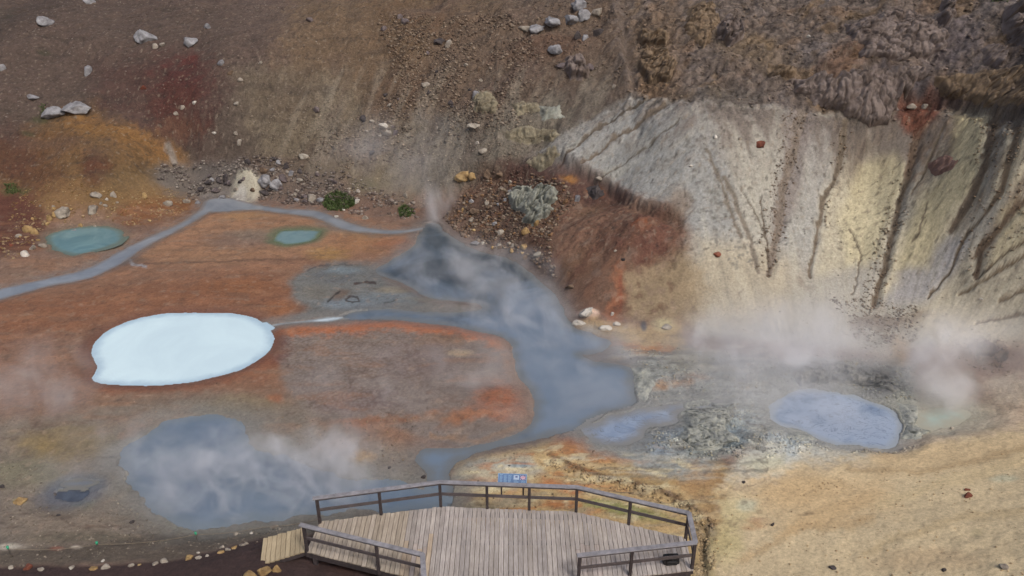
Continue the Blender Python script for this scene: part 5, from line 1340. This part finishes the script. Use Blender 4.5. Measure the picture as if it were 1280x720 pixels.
# information sign on the back railing
sg_c = lerp(bl[1], bl[2], .53); dirx = (bl[2] - bl[1]).normalized(); dirx.z = 0
sgn_ = empty('information_sign', tuple(sg_c + Vector((0, .1, RH)))); tag(sgn_, 'blue information sign with text columns and a small British flag on the back railing', 'information sign')
SO = Vector(sgn_.location)
sx = dirx; tilt = math.radians(40); sy = Vector((-math.sin(0) * 0 - dirx.y * math.cos(tilt), dirx.x * math.cos(tilt), math.sin(tilt))); sn = sx.cross(sy)
sw, sh = .92, .33; base = SO + Vector((0, .10, -.15))
def sp(a_, b_, h_): return base + sx * (a_ * sw - sw / 2) + sy * (b_ * sh) + sn * h_
def plate(name, a0, b0, a1, b1, h0, h1, m_, parent, more=()):
    mb = MB()
    for (p0, q0, p1, q1) in [(a0, b0, a1, b1)] + list(more):
        vs = [sp(p0, q0, h0), sp(p1, q0, h0), sp(p1, q1, h0), sp(p0, q1, h0), sp(p0, q0, h1), sp(p1, q0, h1), sp(p1, q1, h1), sp(p0, q1, h1)]
        mb.add(vs, [(0, 1, 2, 3), (7, 6, 5, 4), (0, 4, 5, 1), (1, 5, 6, 2), (2, 6, 7, 3), (3, 7, 4, 0)])
    return mb.build(name, m_, parent, tuple(SO))
def flatm(name, c, rough=.5):
    m, nt, b, ln = mat(name); n_ = noise(nt, 30, 3, coords(nt)); r = ramp(nt, n_.outputs[0], [(.3, tuple(x * .9 for x in L3(c))), (.7, tuple(min(x * 1.06, 1) for x in L3(c)))]); ln(r.outputs[0], b.inputs['Base Color']); b.inputs['Roughness'].default_value = rough
    return m
BLUE, PALE, WHT, REDM, GREYB, NAVY = flatm('sign_blue', (64,98,140)), flatm('sign_text', (122,154,184)), flatm('sign_white', (186,190,200)), flatm('sign_red', (176,70,86)), flatm('sign_picture', (150,168,190)), flatm('flag_blue', (44,58,110))
pn_ = plate('panel', 0, 0, 1, 1, 0, .012, BLUE, sgn_)
plate('frame', 0, 0, 1, .045, .0125, .024, PALE, sgn_, [(0, .955, 1, 1), (0, .05, .017, .95), (.983, .05, 1, .95)])
lines = []
for cx in (.05, .20, .35):
    for r_ in range(9):
        if cx == .05 and r_ == 0: continue
        yy = .86 - r_ * .088; lines.append((cx, yy - .035, cx + .12 * random.uniform(.7, 1), yy))
for cx in (.55, .80):
    for r_ in range(4):
        yy = .36 - r_ * .085; lines.append((cx, yy - .03, cx + .17 * random.uniform(.7, 1), yy))
plate('text_column', .05, .84, .17, .9, .0125, .0135, PALE, sgn_, lines)
plate('picture', .54, .44, .73, .86, .0125, .015, GREYB, sgn_); plate('picture_inset', .60, .64, .68, .78, .0155, .0165, NAVY, sgn_)
fg = plate('flag', .77, .44, .96, .86, .0125, .0145, NAVY, sgn_)
plate('white_cross', .77, .60, .96, .70, .015, .0155, WHT, fg, [(.845, .44, .885, .60), (.845, .70, .885, .86)])
plate('red_cross', .77, .625, .96, .675, .0162, .0167, REDM, fg, [(.856, .44, .874, .625), (.856, .675, .874, .86)])
def diag(name, m_, wd, h_):
    mb = MB()
    for s_ in (1, -1):
        a_ = (.775, .46 if s_ > 0 else .84); b_ = (.955, .84 if s_ > 0 else .46)
        vs = [sp(a_[0], a_[1] - wd, h_), sp(a_[0], a_[1] + wd, h_), sp(b_[0], b_[1] + wd, h_), sp(b_[0], b_[1] - wd, h_)]
        mb.add(vs, [(0, 1, 2, 3)]); h_ += .0001
    return mb.build(name, m_, fg, tuple(SO))
diag('white_saltire', WHT, .035, .0147); diag('red_saltire', REDM, .012, .0149)
for a_ in (.12, .88):
    mb = MB(); mb.beam(sp(a_, .25, -.03), Vector((sp(a_, .25, 0).x, sp(a_, .25, 0).y, DZ + .25)), .05, .05, up=(0, 1, 0)); mb.build('bracket', W_DARK, sgn_, tuple(SO))

# black bag on the deck, front right corner
bgm, nt, b, ln = mat('black_nylon'); b.inputs['Base Color'].default_value = (.008, .008, .009, 1); b.inputs['Roughness'].default_value = .6
n_ = noise(nt, 12, 3, coords(nt)); ln(bump(nt, n_.outputs[0], .4, .02), b.inputs['Normal'])
bp = D(838, 703, DZ)
bag = empty('bag', tuple(bp), math.radians(4)); tag(bag, 'black bag lying on the deck behind the front right railing', 'bag')
def rbox(name, sx_, sy_, sz_, loc, bev, m_, parent, lump=0):
    bm = bmesh.new(); bmesh.ops.create_cube(bm, size=1)
    for v in bm.verts: v.co = Vector((v.co.x * sx_, v.co.y * sy_, v.co.z * sz_))
    bmesh.ops.bevel(bm, geom=bm.edges[:], offset=bev, segments=4, affect='EDGES', profile=.6)
    bmesh.ops.subdivide_edges(bm, edges=bm.edges[:], cuts=1, use_grid_fill=True)
    for v in bm.verts:
        v.co += v.normal * lump * math.sin(v.co.x * 17 + v.co.z * 23) ; v.co += Vector(loc)
    me_ = bpy.data.meshes.new(name); bm.to_mesh(me_); bm.free()
    return link(name, me_, m_, parent, True)
rbox('body', .48, .22, .27, (0, 0, .135), .06, bgm, bag, .008)
rbox('front_pocket', .32, .06, .15, (0, -.125, .10), .025, bgm, bag, .004)
hd = MB(); prev = None
for k in range(9):
    t = k / 8 * math.pi; p_ = Vector((math.cos(t) * .1, 0, .26 + math.sin(t) * .07))
    if prev is not None: hd.beam(prev, p_, .03, .012, up=(0, 1, .01))
    prev = p_
hd.build('handle', bgm, bag)

# ------------------------------------------------------------------ green marker stakes and rope
gm = flatm('marker_green', (56,160,120), .5)
stm = flatm('stake_metal', (92,84,76), .6)
mk_pts = [(13,694,'leftmost green-topped marker stake by the dark path'), (123,687,'middle green-topped marker stake on the path verge'), (246,675,'right green-topped marker stake nearest the boardwalk')]
def cyl(name, r0, r1, z0, z1, m_, parent, seg=10):
    bm = bmesh.new(); bmesh.ops.create_cone(bm, cap_ends=True, segments=seg, radius1=r0, radius2=r1, depth=z1 - z0)
    for v in bm.verts: v.co.z += (z0 + z1) / 2
    me_ = bpy.data.meshes.new(name); bm.to_mesh(me_); bm.free(); return link(name, me_, m_, parent, True)
tops = []; mk0 = None
for k, (u, v, lb) in enumerate(mk_pts):
    p = spot(u, v)
    if mk0 is None:
        mk0 = o = empty('marker_stake', p); cyl('stake', .012, .012, -.1, .30, stm, o); cp = cyl('cap', .03, .042, .24, .34, gm, o)
        kids = list(o.children)
    else:
        o = mk0.copy(); COL.objects.link(o); o.location = p
        for ch in kids:
            c_ = ch.copy(); COL.objects.link(c_); c_.parent = o
    tag(o, lb, 'marker stake', 'green-topped marker stakes along the path verge'); tops.append(p + Vector((0, 0, .24)))
rp = [tuple(tops[0]), tuple(tops[1]), tuple(tops[2])] + [tuple(spot(u, v) + Vector((0, 0, .12))) for u, v in ((330,662),(400,652))]
cu = bpy.data.curves.new('rope', 'CURVE'); cu.dimensions = '3D'; cu.bevel_depth = .009; s_ = cu.splines.new('POLY')
pl_ = []
for k in range(len(rp) - 1):
    for j in range(8):
        t = j / 8; q_ = Vector(rp[k]).lerp(Vector(rp[k + 1]), t); q_.z -= .12 * 4 * t * (1 - t) * (.6 if k > 1 else 1)
        q_.z = max(q_.z, gz(q_.x, q_.y) + .01); pl_.append(q_)
pl_.append(Vector(rp[-1]))
s_.points.add(len(pl_) - 1)
for pt, q_ in zip(s_.points, pl_): pt.co = (*q_, 1)
cu.bevel_resolution = 1
tmp_ = bpy.data.objects.new('rope_path', cu); rme = bpy.data.meshes.new_from_object(tmp_); bpy.data.objects.remove(tmp_)
rme.materials.clear(); rme.materials.append(flatm('rope_fibre', (118,106,90), .9)); ro = bpy.data.objects.new('rope', rme); COL.objects.link(ro); tag(ro, 'thin pale rope strung low between the green marker stakes', 'rope')

# ------------------------------------------------------------------ steam
def steam(u, v, z, rx, ry, rz, dens, label, sc_=(1, 1, 1), thr=(.42, .72), lean=(0, 0), seed=0, rot=0, name='steam', detail=3.0, aniso=0.0):
    p = at(u, v, z)
    bm = bmesh.new(); bmesh.ops.create_icosphere(bm, subdivisions=3, radius=1); me_ = bpy.data.meshes.new(name); bm.to_mesh(me_); bm.free()
    m = bpy.data.materials.new('steam_cloud'); m.use_nodes = True; nt = m.node_tree; nt.nodes.clear(); ln = nt.links.new
    o_ = nt.nodes.new('ShaderNodeOutputMaterial'); vs = nt.nodes.new('ShaderNodeVolumePrincipled')
    vs.inputs['Color'].default_value = (.97, .975, 1, 1); vs.inputs['Anisotropy'].default_value = aniso
    ln(vs.outputs[0], o_.inputs['Volume'])
    tc = nt.nodes.new('ShaderNodeTexCoord')
    ln_ = nt.nodes.new('ShaderNodeVectorMath'); ln_.operation = 'LENGTH'; ln(tc.outputs['Object'], ln_.inputs[0])
    mp = nt.nodes.new('ShaderNodeMapping'); mp.inputs['Scale'].default_value = (rx * sc_[0], ry * sc_[1], rz * sc_[2]); mp.inputs['Location'].default_value = (seed * 7.1, seed * 3.3, seed * 1.7)
    ln(tc.outputs['Object'], mp.inputs[0])
    n_ = noise(nt, .55, detail, mp.outputs[0], .55); n_.inputs['Distortion'].default_value = .6
    r = nt.nodes.new('ShaderNodeMapRange'); r.interpolation_type = 'SMOOTHSTEP'; r.inputs['From Min'].default_value = thr[0]; r.inputs['From Max'].default_value = thr[1]; ln(n_.outputs[0], r.inputs[0])
    f_ = nt.nodes.new('ShaderNodeMapRange'); f_.interpolation_type = 'SMOOTHSTEP'; f_.inputs['From Min'].default_value = 1.0; f_.inputs['From Max'].default_value = .15; ln(ln_.outputs['Value'], f_.inputs[0])
    mu = nt.nodes.new('ShaderNodeMath'); mu.operation = 'MULTIPLY'; ln(r.outputs[0], mu.inputs[0]); ln(f_.outputs[0], mu.inputs[1])
    mu2 = nt.nodes.new('ShaderNodeMath'); mu2.operation = 'MULTIPLY'; mu2.inputs[1].default_value = dens; ln(mu.outputs[0], mu2.inputs[0])
    ln(mu2.outputs[0], vs.inputs['Density'])
    me_.materials.append(m)
    o = bpy.data.objects.new(name, me_); COL.objects.link(o); o.location = p; o.scale = (rx, ry, rz); o.rotation_euler = (lean[0], lean[1], math.radians(rot))
    tag(o, label, None, None, 'stuff')
steam(550, 262, .9, 2.0, 1.4, 2.6, .9, 'thin white steam rising from the head of the dark pond', (1.6, 1.6, .7), (.38, .70), (.0, -.18), 1)
steam(600, 340, .9, 7, 5.0, 1.2, .6, 'steam drifting low over the upper part of the dark pond', (1.0, 1.6, 1), (.43, .75), seed=2, rot=-35)
steam(660, 400, .9, 6, 4.0, 1.2, .45, 'wisps of steam over the middle of the dark pond', (1.2, 1.8, 1), (.46, .76), seed=22, rot=-35)
steam(690, 470, .8, 7, 4.5, .9, .30, 'faint steam over the lower part of the dark pond', (.7, .9, 1), (.4, .8), seed=3)
steam(960, 430, 1.4, 6.0, 3.2, 3.2, .34, 'broad bank of steam behind the right mud pool', (.6, .6, .6), (.22, .70), seed=4)
steam(985, 445, 1.6, 3.6, 2.2, 3.2, .75, 'dense wisps of steam rising behind the right mud pool', (1.3, 1.3, 1.1), (.42, .74), seed=24)
steam(885, 430, 1.3, 1.6, 1.4, 2.6, .6, 'slender plume of steam at the foot of the grey slope', (1.3, 1.3, .9), (.38, .72), seed=31)
steam(1045, 400, 2.0, 1.8, 1.4, 3.0, .6, 'plume of steam climbing the foot of the cream slope', (1.2, 1.2, .9), (.38, .72), (0, .2), seed=32)
steam(1100, 440, 1.2, 5.6, 3.0, 2.4, .30, 'steam spreading over the rough ground above the mud pool', (.9, .9, .7), (.32, .74), seed=5)
steam(1180, 460, 1.9, 2.0, 1.6, 3.8, 1.0, 'steam column rising from the pale green pool at right', (1.2, 1.2, 1.0), (.38, .74), (0, -.2), 6)
steam(1235, 440, 1.9, 4.4, 2.4, 3.0, .34, 'thin steam trailing off to the right edge', (.9, .9, .8), (.30, .74), seed=7)
steam(910, 490, .7, 5.2, 3.2, 1.5, .30, 'low steam at the foot of the grey slope', (.9, .9, .8), (.34, .76), seed=17)
steam(320, 590, 1.1, 6.0, 3.0, 1.6, 1.2, 'wispy steam over the right side of the blue pond', (1.5, 1.9, 1.7), (.46, .78), seed=8)
steam(215, 570, .9, 6.0, 3.6, 1.4, .35, 'thin steam over the left side of the blue pond', (1.0, 1.3, .8), (.38, .78), seed=9)
steam(425, 580, 1.3, 2.6, 1.8, 2.2, .75, 'puff of steam by the left end of the back railing', (1.8, 1.8, 1), (.40, .74), (0, .2), 10)
steam(50, 480, 1.5, 3.4, 2.2, 2.6, .42, 'soft puff of steam at the left edge of the basin', (1.2, 1.2, .8), (.38, .76), seed=11)
steam(540, 480, .9, 7.5, 4.2, 1.0, .38, 'faint steam veil over the brown flat', (.9, 1.2, 1), (.43, .8), seed=12)
steam(500, 190, 5.0, 6.0, 3.2, 3.4, .16, 'faint steam drifting up the middle slope', (.7, .7, .7), (.38, .76), seed=13)
steam(790, 430, .9, 3.4, 2.4, 1.4, .28, 'faint steam at the right shore of the pond', (1, 1, .8), (.38, .75), seed=14)
steam(1010, 510, .8, 5.0, 2.8, 1.2, .26, 'faint steam over the mud pool and the flats left of it', (1, 1, .8), (.36, .76), seed=15)

# ------------------------------------------------------------------ light, sky, camera
EL, AZ = math.radians(52), math.radians(145)   # sun direction: azimuth measured from +Y towards +X
wd = bpy.data.worlds.new('World'); sc.world = wd; wd.use_nodes = True; nt = wd.node_tree
bg = nt.nodes['Background']; sk = nt.nodes.new('ShaderNodeTexSky'); sk.sky_type = 'NISHITA'; sk.sun_disc = False
sk.sun_elevation = EL; sk.sun_rotation = AZ; sk.air_density = 1.0; sk.dust_density = 6.0; sk.ozone_density = 1.0
nt.links.new(sk.outputs[0], bg.inputs[0]); bg.inputs[1].default_value = .12
sl_ = bpy.data.lights.new('sun', 'SUN'); sl_.energy = 1.5; sl_.angle = math.radians(11); sl_.color = (1, .985, .965)
so = bpy.data.objects.new('sun', sl_); COL.objects.link(so)
d_ = Vector((math.sin(AZ) * math.cos(EL), math.cos(AZ) * math.cos(EL), math.sin(EL)))
so.rotation_euler = d_.to_track_quat('Z', 'Y').to_euler(); so.location = (20, 30, 40)

cam = bpy.data.cameras.new('camera'); co_ = bpy.data.objects.new('camera', cam); COL.objects.link(co_)
co_.location = (0, 0, CH); co_.rotation_euler = (math.pi / 2 - PITCH, 0, 0)
cam.sensor_width = 36; cam.lens = 36 * F / 1280; cam.clip_end = 2000; cam.clip_start = .1
sc.camera = co_
sc.view_settings.view_transform = 'Standard'; sc.view_settings.look = 'None'; sc.view_settings.exposure = 0.0; sc.view_settings.gamma = 1; sc.view_settings.use_curve_mapping = False
cy = sc.cycles
cy.use_adaptive_sampling = True; cy.adaptive_threshold = .035; cy.adaptive_min_samples = 24
cy.use_denoising = True; cy.denoiser = 'OPENIMAGEDENOISE'
cy.max_bounces = 8; cy.diffuse_bounces = 3; cy.glossy_bounces = 2; cy.volume_bounces = 4; cy.transparent_max_bounces = 12
cy.volume_step_rate = 1.0; cy.volume_max_steps = 96
